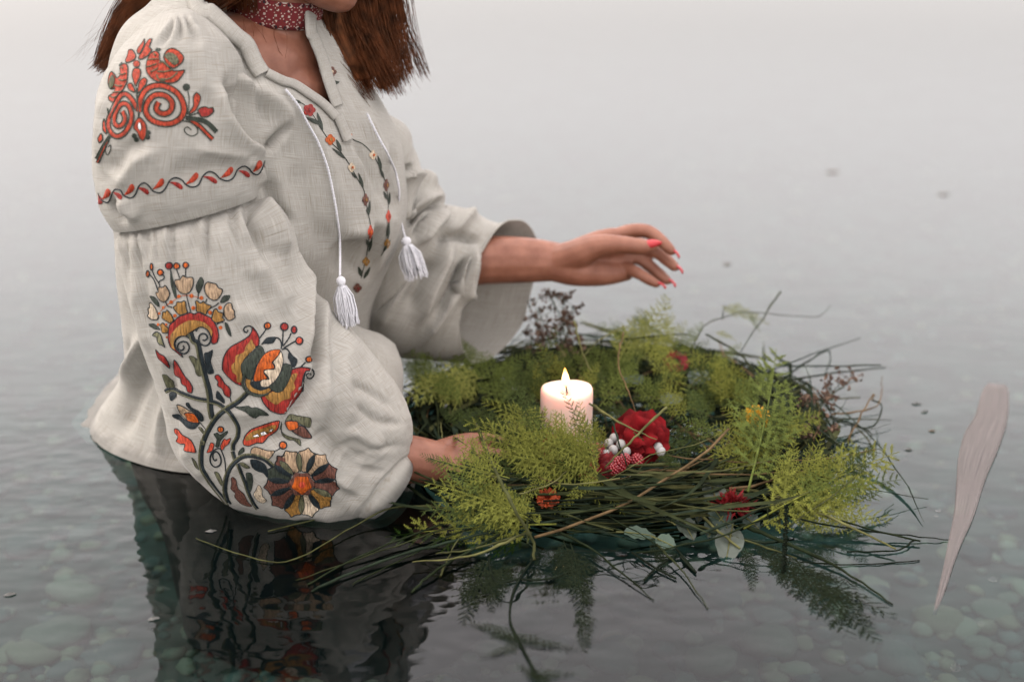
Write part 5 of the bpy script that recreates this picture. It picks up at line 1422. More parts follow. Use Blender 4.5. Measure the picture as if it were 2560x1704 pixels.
# stems one can trace in the picture: (px, py, height above water) ...
def wp(px, py, z): return PW(px, py, z)
traced = [
    ([(1560, 1215, .03), (1850, 1222, .022), (2000, 1262, .018), (2130, 1318, .012), (2240, 1372, .006)], .0042, 4), ([(1700, 1190, .03), (1900, 1230, .02), (2060, 1290, .012), (2300, 1352, .004)], .0018, 0),
    ([(1830, 1250, .02), (2060, 1310, .01), (2290, 1340, .004), (2380, 1350, .001)], .0020, 6), ([(2285, 1350, .003), (2240, 1375, .002), (2120, 1378, .002)], .0015, 6), ([(1850, 1310, .01), (1950, 1350, .006), (2100, 1420, .003), (2230, 1510, .001)], .0038, 0),
    ([(1700, 1300, .012), (1850, 1345, .006), (1990, 1395, .003)], .0022, 2), ([(1400, 1330, .008), (1500, 1385, .006), (1635, 1500, .001)], .0024, 0), ([(1640, 1360, .006), (1700, 1420, .004), (1770, 1520, .001)], .0022, 1),
    ([(1560, 1250, .02), (1300, 1260, .018), (1130, 1300, .01), (900, 1390, .004), (770, 1460, .001)], .0022, 0), ([(1500, 1270, .018), (1200, 1300, .01), (1000, 1360, .005), (740, 1450, .001)], .0020, 1), ([(1450, 1290, .014), (1180, 1340, .008), (960, 1400, .004), (780, 1475, .001)], .0024, 3),
    ([(1350, 1280, .016), (1150, 1330, .008), (1000, 1400, .003), (880, 1460, .001)], .0018, 0), ([(1240, 1280, .016), (1010, 1265, .014), (900, 1305, .006), (730, 1400, .002), (600, 1385, .002), (490, 1345, .001)], .0015, 2), ([(1080, 1262, .014), (960, 1270, .009), (820, 1290, .004), (670, 1328, .001)], .0013, 2),
    ([(1300, 1310, .010), (1130, 1400, .006), (1060, 1450, .003), (1030, 1480, .001)], .0020, 0), ([(1290, 1345, .009), (1170, 1390, .008), (1030, 1403, .006)], .0026, 4), ([(1330, 1330, .009), (1180, 1372, .007), (1090, 1382, .006)], .0022, 2),
    ([(1190, 1060, .075), (1245, 1190, .066), (1285, 1270, .05), (1330, 1345, .02), (1335, 1400, .004)], .0030, 2), ([(1300, 1235, .04), (1380, 1205, .045), (1440, 1155, .05), (1490, 1120, .055)], .0014, 4),
    ([(1480, 1010, .075), (1560, 1062, .078), (1640, 1098, .07)], .0022, 4), ([(1665, 1018, .10), (1600, 1080, .086), (1555, 1125, .07), (1510, 1170, .05)], .0024, 4), ([(1530, 1055, .085), (1560, 1140, .066), (1570, 1170, .05)], .0017, 3), ([(1430, 975, .085), (1500, 1028, .078), (1560, 1062, .07), (1700, 1180, .03)], .0018, 2),
    ([(1560, 830, .11), (1545, 905, .095), (1570, 975, .085), (1590, 1030, .07)], .0016, 5), ([(1435, 800, .12), (1455, 880, .09), (1480, 930, .07)], .0020, 4), ([(1560, 815, .11), (1500, 850, .10), (1460, 890, .085), (1450, 925, .07)], .0016, 4),
    ([(1730, 870, .07), (1760, 815, .085), (1800, 795, .092), (1880, 780, .09), (2035, 792, .08), (2075, 762, .085)], .0015, 1), ([(1805, 800, .09), (1812, 760, .10)], .0014, 1), ([(1765, 835, .085), (1850, 885, .06), (1900, 960, .04)], .0022, 1), ([(1952, 728, .115), (1890, 820, .09), (1830, 910, .06)], .0018, 1),
    ([(1560, 848, .085), (1700, 835, .085), (1740, 842, .08)], .0014, 1), ([(1850, 960, .05), (1990, 900, .05), (2150, 845, .05)], .0022, 3), ([(1920, 960, .05), (2060, 935, .035), (2215, 918, .03)], .0024, 0), ([(1960, 945, .04), (2070, 875, .05), (2060, 950, .03)], .0020, 3), ([(1950, 915, .05), (2080, 915, .05), (2200, 912, .04)], .0018, 3),
    ([(2080, 1035, .025), (2190, 1015, .025), (2205, 940, .035)], .0020, 5), ([(2120, 1100, .02), (2180, 990, .035), (2180, 1000, .03)], .0016, 5), ([(2180, 1000, .03), (2205, 1015, .022), (2170, 1070, .012), (2060, 1040, .018)], .0016, 0), ([(2090, 1045, .018), (2230, 1050, .006)], .0016, 1), ([(2060, 1035, .015), (2170, 1075, .008), (2172, 1110, .003)], .0018, 0),
    ([(1800, 1130, .04), (1900, 1100, .04), (1970, 1082, .045)], .0022, 0), ([(1680, 1235, .03), (1850, 1200, .028), (2020, 1190, .03), (2160, 1220, .018), (2320, 1248, .004)], .0016, 0), ([(1950, 1320, .006), (1948, 1260, .02), (1952, 1240, .025)], .0022, 2), ([(1960, 1320, .006), (2080, 1240, .03), (2150, 1180, .045)], .0016, 2),
    ([(2000, 1405, .002), (2150, 1410, .001), (2300, 1400, .001)], .0012, 6), ([(1700, 1160, .035), (1570, 1165, .038), (1500, 1185, .04)], .0035, 2), ([(1720, 1170, .03), (1600, 1178, .03), (1520, 1180, .036)], .0030, 5), ([(1750, 1250, .022), (1640, 1258, .022), (1560, 1262, .02)], .0034, 2), ([(1690, 1310, .012), (1640, 1285, .014), (1590, 1262, .018)], .0014, 4), ([(1740, 1275, .016), (1800, 1330, .010), (1850, 1370, .004)], .0022, 4),
    ([(1000, 1165, .03), (1150, 1225, .03), (1290, 1262, .026)], .0018, 1), ([(1100, 1440, .001), (1120, 1395, .004), (1160, 1320, .012)], .0018, 2)]
for pts, r, m in traced:
    C = catmull([wp(*p) for p in pts], max(10, len(pts) * 5))
    C = C + np.array([[rnd.gauss(0, .0005), rnd.gauss(0, .0005), rnd.gauss(0, .0003)] for _ in C]); stem_part(C, np.linspace(r, r * rnd.choice([.3, .5, .8]), len(C)) * .60 * (1 + .22 * (np.arange(len(C)) % 7 == 3)), m)

# feathery fern
def fern_mesh(seed, dens=1.0, needle=.020, lw=.42):
    r = random.Random(seed); V = []; F = []
    def nd(p, d, L, w, n):
        s = np.cross(d, n); k = len(V)
        V.extend([p - s * w, p + s * w, p + d * L]); F.append((k, k + 1, k + 2))
    stem = []
    bend = r.uniform(-.12, .12); droop = r.uniform(.05, .2)
    for i in range(25):
        t = i / 24; stem.append(np.array([t, bend * t * t, .06 * math.sin(t * 3) - droop * t * t]))
    stem = np.array(stem)
    thin_tube(V, F, stem, np.linspace(.006, .0018, 25), 4)
    nb_ = int(11 * dens)
    for side in (-1, 1):
        for i in range(nb_):
            t = .10 + .88 * (i + (0.5 if side > 0 else 0)) / nb_ + r.uniform(-.01, .01)
            if t > .99: continue
            bp = np.array([np.interp(t, np.linspace(0, 1, 25), stem[:, q]) for q in range(3)])
            Lb = lw * (1 - t) ** .95 * min(1, (t + .10) * 2.8) * r.uniform(.7, 1.2) + .028
            ang = side * R(r.uniform(46, 60)); up = r.uniform(-.12, .16); sag = r.uniform(.0, .15)
            d = np.array([math.cos(ang), math.sin(ang), up]); d /= np.linalg.norm(d)
            def plume(p0, d0, Ln, lvl):
                m = max(3, int(Ln / .011)); pts = []
                for j in range(m + 1):
                    q = j / m; pts.append(p0 + d0 * Ln * q + np.array([.18 * Ln * q * q, 0, -sag * Ln * q * q]))
                pts = np.array(pts)
                thin_tube(V, F, pts[:: max(1, m // 4)], .0020 if lvl == 0 else .0012, 3)
                for j in range(1, m + 1):
                    dd = pts[j] - pts[j - 1]; dd /= np.linalg.norm(dd); u_ = j / m
                    ln = needle * (1 if lvl else 1.05) * (1 - .6 * u_ ** 2)
                    for s3 in (-1, 1, -.5, .5):
                        a3 = s3 * R(r.uniform(48, 66)); c3, sn3 = math.cos(a3), math.sin(a3)
                        d3 = np.array([dd[0] * c3 - dd[1] * sn3, dd[0] * sn3 + dd[1] * c3, dd[2] + r.uniform(-.35, .35)]); d3 /= np.linalg.norm(d3)
                        nd(pts[j], d3, ln * r.uniform(.75, 1.15), .0034, np.array([r.uniform(-.4, .4), r.uniform(-.4, .4), 1.0]) / 1.15)
                if lvl == 0 and Ln > .10:
                    k = max(2, int(Ln / .055))
                    for i_ in range(k):
                        for s2 in (-1, 1):
                            u_ = (i_ + .55 + .2 * s2) / (k + .6); a2 = s2 * R(r.uniform(40, 52)); c, sn = math.cos(a2), math.sin(a2)
                            q_ = pts[min(m - 1, int(u_ * m))]
                            plume(q_, np.array([d0[0] * c - d0[1] * sn, d0[0] * sn + d0[1] * c, d0[2] + r.uniform(-.1, .1)]), (.34 * Ln * (1 - u_) + .018) * r.uniform(.8, 1.15), 1)
            plume(bp, d, Lb, 0)
    me = bpy.data.meshes.new("fern_frond")
    me.from_pydata([tuple(v) for v in V], [], F)
    me.update()
    return me
FM = [mat("fern_%d" % i, c, .75, .08, .45, 30, trans=.36) for i, c in enumerate([(.185, .198, .040), (.115, .145, .034), (.062, .085, .025), (.22, .235, .060)])]
FERN = []
for k in range(7):
    me = fern_mesh(40 + k, 1.0, .021, (.27, .31, .25, .20, .33, .29, .16)[k]); FERN.append(me)
FERN_V = {}
def frond(b, t, k=0, m=0, tilt=0.0, wid=1.0, name="fern_frond", thick=1.0):
    """b, t: (px, py, height) of foot and tip; tilt rolls the blade towards the viewer"""
    B_ = wp(*b); T_ = wp(*t)
    B_ = B_ - (T_ - B_) * np.array([.30, .30, .0])
    x = T_ - B_; L = np.linalg.norm(x); x /= L
    view = CAM - B_; view /= np.linalg.norm(view)
    n = view * (.75 + tilt) + np.array([0, 0, 1]) * (.5 - tilt) + np.array([rnd.gauss(0, .12)] * 3)
    n -= x * (n @ x); n /= np.linalg.norm(n)
    y = np.cross(n, x)
    key = (k, m)
    if key not in FERN_V:
        me = FERN[k].copy(); me.materials.append(FM[m]); FERN_V[key] = me
    o = link(name, FERN_V[key])
    M = Matrix(((x[0] * L, y[0] * L * wid, n[0] * L * thick, B_[0]), (x[1] * L, y[1] * L * wid, n[1] * L * thick, B_[1]), (x[2] * L, y[2] * L * wid, n[2] * L * thick, B_[2]), (0, 0, 0, 1)))
    o.parent = wreath
    o.matrix_parent_inverse = winv
    o.matrix_basis = M
    return o
fr = [
    ((1290, 1310, .012), (955, 1330, .004), 0, 0, .1, .8), ((1280, 1300, .02), (1060, 1200, .055), 1, 0, .3, .9), ((1290, 1290, .02), (1090, 1255, .04), 4, 0, .2, 1.1), ((1285, 1300, .02), (1160, 1195, .06), 0, 0, .3, 1.0), ((1275, 1310, .01), (1120, 1300, .025), 2, 0, .1, .9),
    ((1120, 1010, .02), (972, 832, .075), 0, 1, .3, .8), ((1060, 960, .03), (990, 880, .06), 1, 1, .3, 1.0), ((1165, 960, .05), (1000, 1002, .06), 1, 3, .25, .9), ((1150, 985, .05), (1010, 950, .07), 4, 3, .25, .9), ((1170, 990, .03), (1140, 828, .085), 0, 1, .35, .9), ((1150, 960, .03), (1085, 855, .07), 2, 1, .3, 1.1),
    ((1240, 1010, .03), (1200, 868, .075), 1, 1, .35, 1.0), ((1260, 1000, .03), (1270, 880, .075), 4, 1, .3, 1.1), ((1330, 1010, .05), (1392, 815, .135), 0, 0, .4, .75), ((1345, 1000, .05), (1320, 880, .10), 1, 1, .4, 1.0), ((1370, 1010, .05), (1290, 905, .09), 2, 1, .35, .9), ((1350, 1090, .05), (1198, 993, .085), 0, 0, .3, .75), ((1340, 1100, .05), (1245, 1040, .085), 1, 0, .3, 1.0),
    ((1400, 1180, .04), (1155, 1055, .085), 1, 0, .3, .8), ((1420, 1190, .04), (1240, 1130, .075), 4, 0, .25, 1.1), ((1440, 1180, .04), (1300, 1040, .10), 0, 0, .35, .9), ((1470, 1190, .04), (1385, 1060, .10), 2, 0, .35, 1.1), ((1430, 1200, .035), (1400, 1100, .085), 1, 0, .3, 1.3), ((1380, 1200, .03), (1130, 1150, .05), 2, 0, .2, .8), ((1330, 1190, .03), (1150, 1110, .07), 6, 0, .3, 1.3),
    ((1475, 1150, .055), (1420, 958, .115), 6, 0, .5, .7), ((1480, 1160, .055), (1455, 985, .11), 6, 0, .5, .8), ((1490, 1150, .05), (1500, 1040, .10), 6, 0, .5, .9), ((1440, 1120, .06), (1520, 1250, .03), 3, 0, .4, .8), ((1480, 1180, .05), (1395, 1290, .016), 3, 0, .4, .7), ((1500, 1190, .04), (1545, 1290, .016), 6, 0, .4, .9), ((1350, 1180, .05), (1300, 1290, .02), 3, 0, .4, .9),
    ((1610, 900, .05), (1674, 722, .125), 0, 3, .4, 1.0), ((1600, 900, .05), (1595, 760, .11), 4, 1, .4, 1.1), ((1650, 900, .04), (1715, 800, .09), 1, 3, .3, 1.0), ((1560, 930, .04), (1540, 800, .10), 1, 1, .3, 1.1), ((1520, 950, .04), (1460, 850, .09), 4, 1, .3, 1.0), ((1540, 960, .04), (1610, 860, .08), 0, 1, .3, 1.1), ((1690, 960, .04), (1640, 860, .085), 2, 1, .3, 1.1),
    ((1850, 1010, .03), (1640, 895, .085), 0, 0, .35, .7), ((1830, 1015, .03), (1700, 870, .09), 1, 0, .35, .9), ((1860, 1000, .03), (1760, 880, .08), 4, 0, .35, .9), ((1780, 1010, .03), (1680, 1000, .05), 2, 1, .3, 1.1), ((1640, 850, .10), (1735, 1020, .04), 0, 0, .45, .7),
    ((1890, 1180, .03), (1962, 860, .115), 2, 0, .55, .85), ((1892, 1150, .04), (1770, 1060, .06), 1, 0, .45, 1.1), ((1895, 1120, .05), (1985, 1000, .085), 1, 0, .5, 1.1), ((1890, 1180, .03), (1745, 1120, .05), 4, 0, .4, 1.0), ((1880, 1190, .02), (1770, 1185, .03), 0, 0, .3, 1.0), ((1900, 1170, .03), (1850, 1000, .08), 0, 0, .5, 1.0), ((1900, 1100, .05), (2085, 1012, .06), 0, 0, .4, .7), ((1910, 1130, .04), (2000, 1060, .06), 2, 0, .4, 1.1),
    ((1960, 1290, .01), (2285, 1088, .06), 0, 0, .35, .75), ((1960, 1250, .02), (1985, 1095, .075), 1, 0, .45, .9), ((2010, 1240, .02), (2050, 1085, .085), 4, 0, .45, 1.0), ((2060, 1220, .025), (2130, 1100, .08), 0, 0, .45, 1.0), ((2120, 1200, .025), (2200, 1110, .07), 1, 0, .4, 1.1), ((1980, 1260, .015), (2170, 1290, .02), 4, 0, .3, .9), ((2040, 1250, .02), (2240, 1300, .008), 0, 0, .3, .8), ((1960, 1230, .02), (1945, 1130, .06), 2, 0, .4, 1.1), ((2050, 1250, .02), (2200, 1210, .035), 2, 0, .3, 1.0),
    ((1830, 770, .09), (1925, 795, .085), 3, 0, .5, .8), ((1880, 785, .09), (1905, 828, .07), 3, 0, .5, .9), ((1800, 830, .075), (1845, 845, .07), 3, 3, .4, .8), ((1690, 1180, .03), (1640, 1120, .05), 2, 1, .4, 1.0), ((1740, 1130, .03), (1660, 1060, .06), 3, 1, .4, 1.0),
    ((1420, 960, .04), (1400, 860, .085), 1, 2, .3, 1.2), ((1230, 1060, .03), (1110, 1030, .05), 2, 2, .2, 1.0), ((1180, 1080, .03), (1090, 1010, .05), 0, 2, .2, 1.0), ((1500, 1000, .04), (1480, 900, .075), 4, 2, .3, 1.1), ((1700, 930, .04), (1780, 850, .07), 2, 2, .3, 1.0),
    ((1520, 1010, .05), (1600, 900, .09), 0, 1, .4, 1.0), ((1600, 1000, .05), (1690, 930, .08), 2, 0, .4, 1.0), ((1650, 1020, .05), (1560, 920, .085), 0, 1, .4, 1.0), ((1700, 1040, .05), (1640, 950, .08), 4, 0, .4, 1.0), ((1750, 1060, .05), (1720, 950, .085), 2, 1, .4, 1.0), ((1770, 1090, .05), (1690, 1040, .07), 0, 1, .4, 1.0), ((1480, 960, .05), (1430, 860, .09), 2, 1, .4, 1.0), ((1450, 1000, .05), (1500, 900, .09), 0, 0, .4, 1.0), ((1580, 880, .06), (1500, 800, .10), 2, 1, .4, 1.0), ((1700, 890, .06), (1760, 800, .10), 0, 1, .4, .9), ((1780, 930, .05), (1860, 860, .08), 2, 1, .4, .9), ((1850, 1000, .05), (1950, 930, .07), 0, 1, .4, .9), ((1930, 1080, .04), (2060, 1040, .06), 2, 0, .4, .9), ((1250, 960, .05), (1330, 870, .09), 0, 1, .4, .9), ((1200, 930, .05), (1150, 840, .085), 2, 1, .4, .9), ((1130, 1000, .05), (1060, 900, .08), 2, 0, .4, .9), ((1080, 960, .05), (1000, 860, .08), 0, 1, .4, .9), ((1300, 1000, .05), (1290, 900, .09), 2, 1, .4, 1.0), ((1650, 900, .06), (1690, 780, .11), 2, 3, .4, .9),
    ((1440, 1130, .06), (1325, 1005, .105), 0, 0, .45, 1.0), ((1410, 1140, .06), (1390, 1020, .105), 2, 0, .5, 1.1), ((1470, 1130, .06), (1445, 1030, .10), 0, 0, .5, 1.0), ((1360, 1100, .06), (1290, 1000, .095), 4, 0, .4, 1.0), ((1350, 1010, .05), (1345, 900, .10), 2, 0, .45, 1.0), ((1230, 1190, .06), (1085, 1140, .075), 2, 0, .4, 1.0), ((1225, 1160, .065), (1120, 1085, .085), 0, 0, .4, 1.0), ((1200, 1215, .05), (1070, 1180, .06), 3, 1, .3, 1.2), ((1290, 1275, .025), (1130, 1225, .05), 0, 0, .3, 1.0), ((1270, 1265, .03), (1050, 1265, .035), 2, 0, .2, 1.0), ((1460, 1170, .05), (1330, 1085, .095), 4, 0, .4, 1.1), ((1430, 1150, .055), (1255, 1075, .095), 0, 0, .4, .9), ((1330, 1060, .06), (1240, 930, .10), 0, 1, .4, .9), ((1500, 1130, .05), (1440, 1030, .10), 0, 0, .45, 1.0), ((1100, 1000, .04), (1010, 905, .075), 0, 1, .3, 1.1), ((1560, 900, .06), (1630, 760, .11), 0, 3, .35, 1.0), ((1800, 1000, .04), (1800, 870, .09), 0, 0, .4, 1.0), ((1880, 1100, .05), (1800, 1010, .08), 0, 0, .45, 1.1), ((2060, 1250, .015), (2270, 1180, .035), 0, 0, .35, .9), ((1990, 1270, .015), (2090, 1150, .06), 0, 0, .4, 1.1), ((2000, 1280, .012), (2130, 1330, .006), 0, 0, .3, 1.0), ((1400, 960, .05), (1345, 860, .10), 0, 0, .4, 1.0),
    ((1330, 1150, .05), (1190, 1090, .08), 0, 0, .35, .9), ((1300, 1130, .05), (1215, 1030, .09), 2, 0, .35, .9), ((1120, 1165, .06), (1040, 1140, .065), 3, 0, .4, 1.0), ((1380, 1240, .02), (1450, 1320, .006), 3, 1, .3, 1.0), ((1520, 1210, .03), (1600, 1260, .015), 3, 1, .3, 1.0)]
for (b, t, k, m, ti, w) in fr:
    frond(b, t, k, m if rnd.random() > .22 else rnd.choice([1, 2]), ti, w * 1.2)
for k in range(9):                                          # flat dark sprays low in the middle
    a = rnd.uniform(0, 6.283); q = rnd.uniform(.02, .12); p = WC + np.array([math.cos(a) * q, math.sin(a) * q, 0]); px_, py_, _ = proj(p[None])
    frond((px_[0], py_[0], .02), (px_[0] + rnd.uniform(-130, 130), py_[0] + rnd.uniform(-70, 20), .035), rnd.randrange(5), 2, .1, 1.1)
# dark sprays trailing on the water in front
FM.append(mat("fern_wet_dark", (.012, .016, .009), 1.0, 0.0, .4, 30))
tz = .0018
for (b, t, k, w) in [((1262, 1430), (1150, 1500), 0, .9), ((1210, 1425), (1145, 1560), 2, .8), ((1250, 1440), (1230, 1530), 4, .8), ((1278, 1592), (1165, 1545), 2, .8), ((1288, 1612), (1205, 1650), 3, .9), ((1286, 1590), (1445, 1625), 2, .7), ((1345, 1690), (1290, 1655), 0, 1.), ((1340, 1685), (1440, 1680), 0, .9), ((1345, 1690), (1400, 1735), 0, 1.),
                     ((1420, 1385), (1465, 1525), 2, .7), ((1440, 1400), (1490, 1560), 3, .8), ((1400, 1390), (1420, 1480), 3, .9), ((1460, 1540), (1478, 1640), 3, .8), ((1975, 1425), (2235, 1545), 2, .8), ((2020, 1440), (2135, 1600), 0, .9), ((2080, 1480), (2205, 1612), 0, .9), ((1950, 1400), (2005, 1505), 0, .9), ((2040, 1435), (2190, 1465), 3, .9), ((1870, 1390), (1900, 1475), 3, .8), ((1910, 1370), (1990, 1440), 0, .9), ((1640, 1370), (1680, 1430), 3, .9)]:
    frond((*b, tz), (*t, tz), k, 4, -.6, w, "trailing_sprig", .12)
for pts in ([(1335, 1395), (1302, 1440), (1280, 1490), (1275, 1550), (1300, 1605), (1345, 1690)], [(1302, 1445), (1245, 1455), (1226, 1425), (1222, 1390)], [(1302, 1448), (1370, 1446), (1440, 1425)], [(1700, 1390), (1740, 1430), (1690, 1370)], [(1580, 1380), (1640, 1420), (1690, 1445)], [(1690, 1385), (1640, 1420), (1610, 1450)]):
    C = catmull([wp(x, y, tz) for x, y in pts], 16); stem_part(C, .0011, 6, "trailing_stem")
V = []; F = []; C = catmull([wp(1967, 1262, .035), wp(1963, 1350, .015), wp(1958, 1430, .002)], 40)
for c in C:
    for j in range(7):
        d_ = np.array([rnd.gauss(0, 1), rnd.gauss(0, 1), rnd.gauss(0, .6)]); d_ /= np.linalg.norm(d_); thin_tube(V, F, [c, c + d_ * .0018, c + d_ * .0030], [.0007, .0007, .0003], 3)
W_(mk("seed_head", V, F, GM[6], None), "dark upright grass seed head at the right front")
# dry brown herb sprig at the back
HM = [mat("dried_bloom_%d" % i, c, .8, .2, .4, 90) for i, c in enumerate([(.075, .045, .030), (.15, .095, .065), (.035, .045, .022)])]
def herb(b, t, seed):
    r = random.Random(seed); V = []; F = []; mi = []
    B_ = wp(*b); T_ = wp(*t)
    def put(C, rad, m, n=4):
        f0 = len(F); thin_tube(V, F, C, rad, n); mi.extend([m] * (len(F) - f0))
    mid = (B_ + T_) / 2 + np.array([r.gauss(0, .006), 0, 0])
    C = catmull([B_, mid, T_], 10); put(C, np.linspace(.0010, .0006, 10), 2)
    for i in range(9):
        s = r.uniform(.35, 1); p = np.array([np.interp(s, np.linspace(0, 1, 10), C[:, q]) for q in range(3)])
        d = np.array([r.gauss(0, 1), r.gauss(0, .6), r.uniform(.5, 1.4)]); d /= np.linalg.norm(d)
        q_ = p + d * r.uniform(.008, .020); put(np.array([p, (p + q_) / 2, q_]), .0004, 2, 3)
        for j in range(r.randint(5, 9)):
            c = q_ + np.array([r.gauss(0, .0024), r.gauss(0, .0024), r.gauss(0, .0022)]); e_ = c + np.array([r.gauss(0, .002), r.gauss(0, .002), .003])
            put(np.array([c, (c + e_) / 2, e_]), np.array([.0007, .0015, .0006]), r.choice([0, 0, 1]), 5)
    W_(mk("dried_herb_sprig", V, F, HM, None, mi=mi))
for i, (b, t) in enumerate([((1370, 920, .04), (1320, 760, .10)), ((1370, 920, .04), (1345, 775, .10)), ((1385, 920, .04), (1380, 745, .115)), ((1395, 910, .04), (1410, 748, .115)), ((1400, 910, .04), (1432, 765, .105)), ((1360, 930, .03), (1330, 840, .07)), ((1400, 930, .03), (1400, 830, .075)), ((1420, 930, .03), (1445, 850, .07)), ((1990, 1080, .02), (2090, 970, .045)), ((2000, 1070, .02), (2125, 952, .035)), ((1950, 1100, .02), (2050, 1010, .04)), ((1980, 1120, .02), (2080, 1080, .03)), ((1900, 1120, .02), (2010, 1100, .03))]): herb(b, t, i)
# broad leaves
LM = [mat("leaf_%d" % i, c, .45, .4, .25, 40, .25, 120, trans=.15) for i, c in enumerate([(.045, .075, .05), (.05, .065, .047), (.025, .045, .03), (.055, .068, .052)])]
def broad(b, t, w, m, nrm=(0, -.3, 1)):
    B_ = wp(*b); T_ = wp(*t); x = T_ - B_; L = np.linalg.norm(x); x /= L
    n = np.array(nrm, float); n -= x * (n @ x); n /= np.linalg.norm(n); y = np.cross(n, x)
    V = []; F = []
    for i in range(11):
        s = i / 10; ww = w * math.sin(math.pi * min(1, s * .96 + .02) ** .8) ** .8
        for k in range(7):
            a = (k - 3) / 3
            V.append(B_ + x * L * s + y * a * ww + n * (-.10 * L * s * s + .18 * ww * abs(a) + .0012 * math.sin(i * 2.2 + abs(a) * 5) * (abs(a) > .1)))
    for i in range(10):
        for k in range(6): F.append((i * 7 + k, i * 7 + k + 1, i * 7 + k + 8, i * 7 + k + 7))
    f0 = len(F)
    thin_tube(V, F, [B_ + x * L * s + n * (-.10 * L * s * s + .0004) for s in np.linspace(-.25, .95, 8)], np.linspace(.0011, .0004, 8), 4)
    W_(mk("leaf", V, F, [LM[m], GM[4]], None, mi=[0] * f0 + [1] * (len(F) - f0)))
for a in [((1775, 1200, .03), (1800, 1275, .014), .012, 1), ((1800, 1225, .022), (1870, 1255, .014), .013, 2), ((1765, 1240, .02), (1745, 1300, .01), .008, 1), ((1700, 1290, .012), (1735, 1345, .003), .010, 1), ((1640, 1345, .006), (1690, 1365, .003), .010, 0), ((1830, 1320, .008), (1815, 1400, .002), .014, 3), ((1780, 1265, .02), (1830, 1330, .006), .012, 2), ((1240, 1190, .035), (1310, 1215, .03), .010, 0), ((1860, 1290, .012), (1900, 1320, .005), .010, 2),
          ((1800, 1300, .012), (1770, 1340, .004), .011, 2), ((1500, 1250, .02), (1420, 1235, .02), .009, 2), ((1560, 1330, .008), (1640, 1335, .005), .009, 0), ((1700, 1250, .02), (1790, 1262, .018), .008, 2), ((1910, 1230, .02), (1990, 1245, .012), .012, 2), ((1660, 1010, .05), (1700, 980, .05), .012, 2), ((1730, 960, .05), (1770, 920, .06), .013, 2), ((1600, 960, .05), (1560, 930, .05), .012, 2)]: broad(*a)
# poppy and other flowers
PM = [mat("poppy_red", (.155, .006, .008), .85, .12, .6, 45, .4, 120, trans=.2), mat("poppy_heart", (.012, .010, .014), .8, .2, .3, 60), mat("celosia_red", (.16, .006, .008), .6, .3, .5, 60, trans=.2), mat("marigold_orange", (.38, .055, .010), .6, .3, .4, 60, trans=.25), mat("yellow_petal", (.68, .36, .015), .6, .3, .3, 60, trans=.25)]
def ruffle_flower(c, r, mats, nrm, rings, name, label, seed=1):
    rr_ = random.Random(seed); C = np.array(c); n = np.array(nrm, float); n /= np.linalg.norm(n)
    u = np.cross(n, [0, 0, 1.0] if abs(n[2]) < .9 else [1.0, 0, 0]); u /= np.linalg.norm(u); v = np.cross(n, u)
    root = None
    def make(nm, V, F, mt):
        nonlocal root
        o = mk(nm, V, F, mt, None)
        if root is None:
            root = W_(o); root["label"] = label
        else: o.parent = root
        return o
    # heart first, it carries the petals
    V = []; F = []
    for k in range(46):
        a = rr_.uniform(0, 6.28); q_ = rr_.uniform(0, 1) ** .6 * r * .24
        p = C + (u * math.cos(a) + v * math.sin(a)) * q_ + n * (r * .10); e_ = p + n * r * .16 + (u * math.cos(a) + v * math.sin(a)) * r * .08
        thin_tube(V, F, [p, (p + e_) / 2, e_], [r * .012, r * .012, r * .03], 4)
    make(name, V, F, mats[1])
    for (cnt, rad, lift, off) in rings:
        for k in range(cnt):
            a0 = off + k * 2 * math.pi / cnt + rr_.uniform(-.15, .15); V = []; F = []
            wv = rr_.uniform(0, 6); half = math.pi / cnt * 1.45
            for i in range(8):
                s = i / 7
                for j in range(11):
                    t = (j - 5) / 5; a = a0 + t * half * (.35 + .65 * s ** .6)
                    q_ = rad * s * (1 - .16 * t * t) * (1 + .05 * math.sin(t * 9 + wv))
                    h = lift * math.sin(s * 1.9) + r * (.20 * math.sin(t * 6 + wv + k) + .10 * math.sin(t * 13 + wv)) * s * s - r * .12 * s ** 3
                    V.append(C + (u * math.cos(a) + v * math.sin(a)) * q_ + n * h)
            for i in range(7):
                for j in range(10): F.append((i * 11 + j, i * 11 + j + 1, i * 11 + j + 12, i * 11 + j + 11))
            make("petal", V, F, mats[0])
    return root
ruffle_flower(wp(1602, 1090, .055), .027, (PM[0], PM[1]), (-.05, -.75, .62), [(5, .031, .001, .2), (4, .025, .012, .8), (3, .018, .019, .3)], "poppy", "large red ruffled poppy with a black heart", 3)
ruffle_flower(wp(1893, 1042, .055), .014, (PM[4], PM[3]), (.1, -.6, .8), [(9, .014, .003, 0), (8, .010, .006, .3)], "yellow_flower", "small yellow-orange flower behind the fern", 5)
ruffle_flower(wp(1370, 1245, .026), .011, (PM[3], PM[2]), (-.1, -.5, .85), [(9, .012, .002, 0), (9, .009, .004, .3)], "orange_flower", "half hidden orange-red flower low in the front", 6)
ruffle_flower(wp(1490, 1160, .040), .018, (PM[2], PM[1]), (0, -.6, .8), [(7, .022, .003, 0), (6, .015, .008, .4)], "red_flower", "dark red flower under the fern", 8)
ruffle_flower(wp(1395, 1120, .045), .016, (PM[2], PM[1]), (0, -.6, .8), [(6, .020, .003, 0)], "red_flower", None, 9)
ruffle_flower(wp(1690, 905, .055), .014, (PM[2], PM[1]), (0, -.5, .85), [(6, .016, .003, 0)], "red_flower", None, 10)
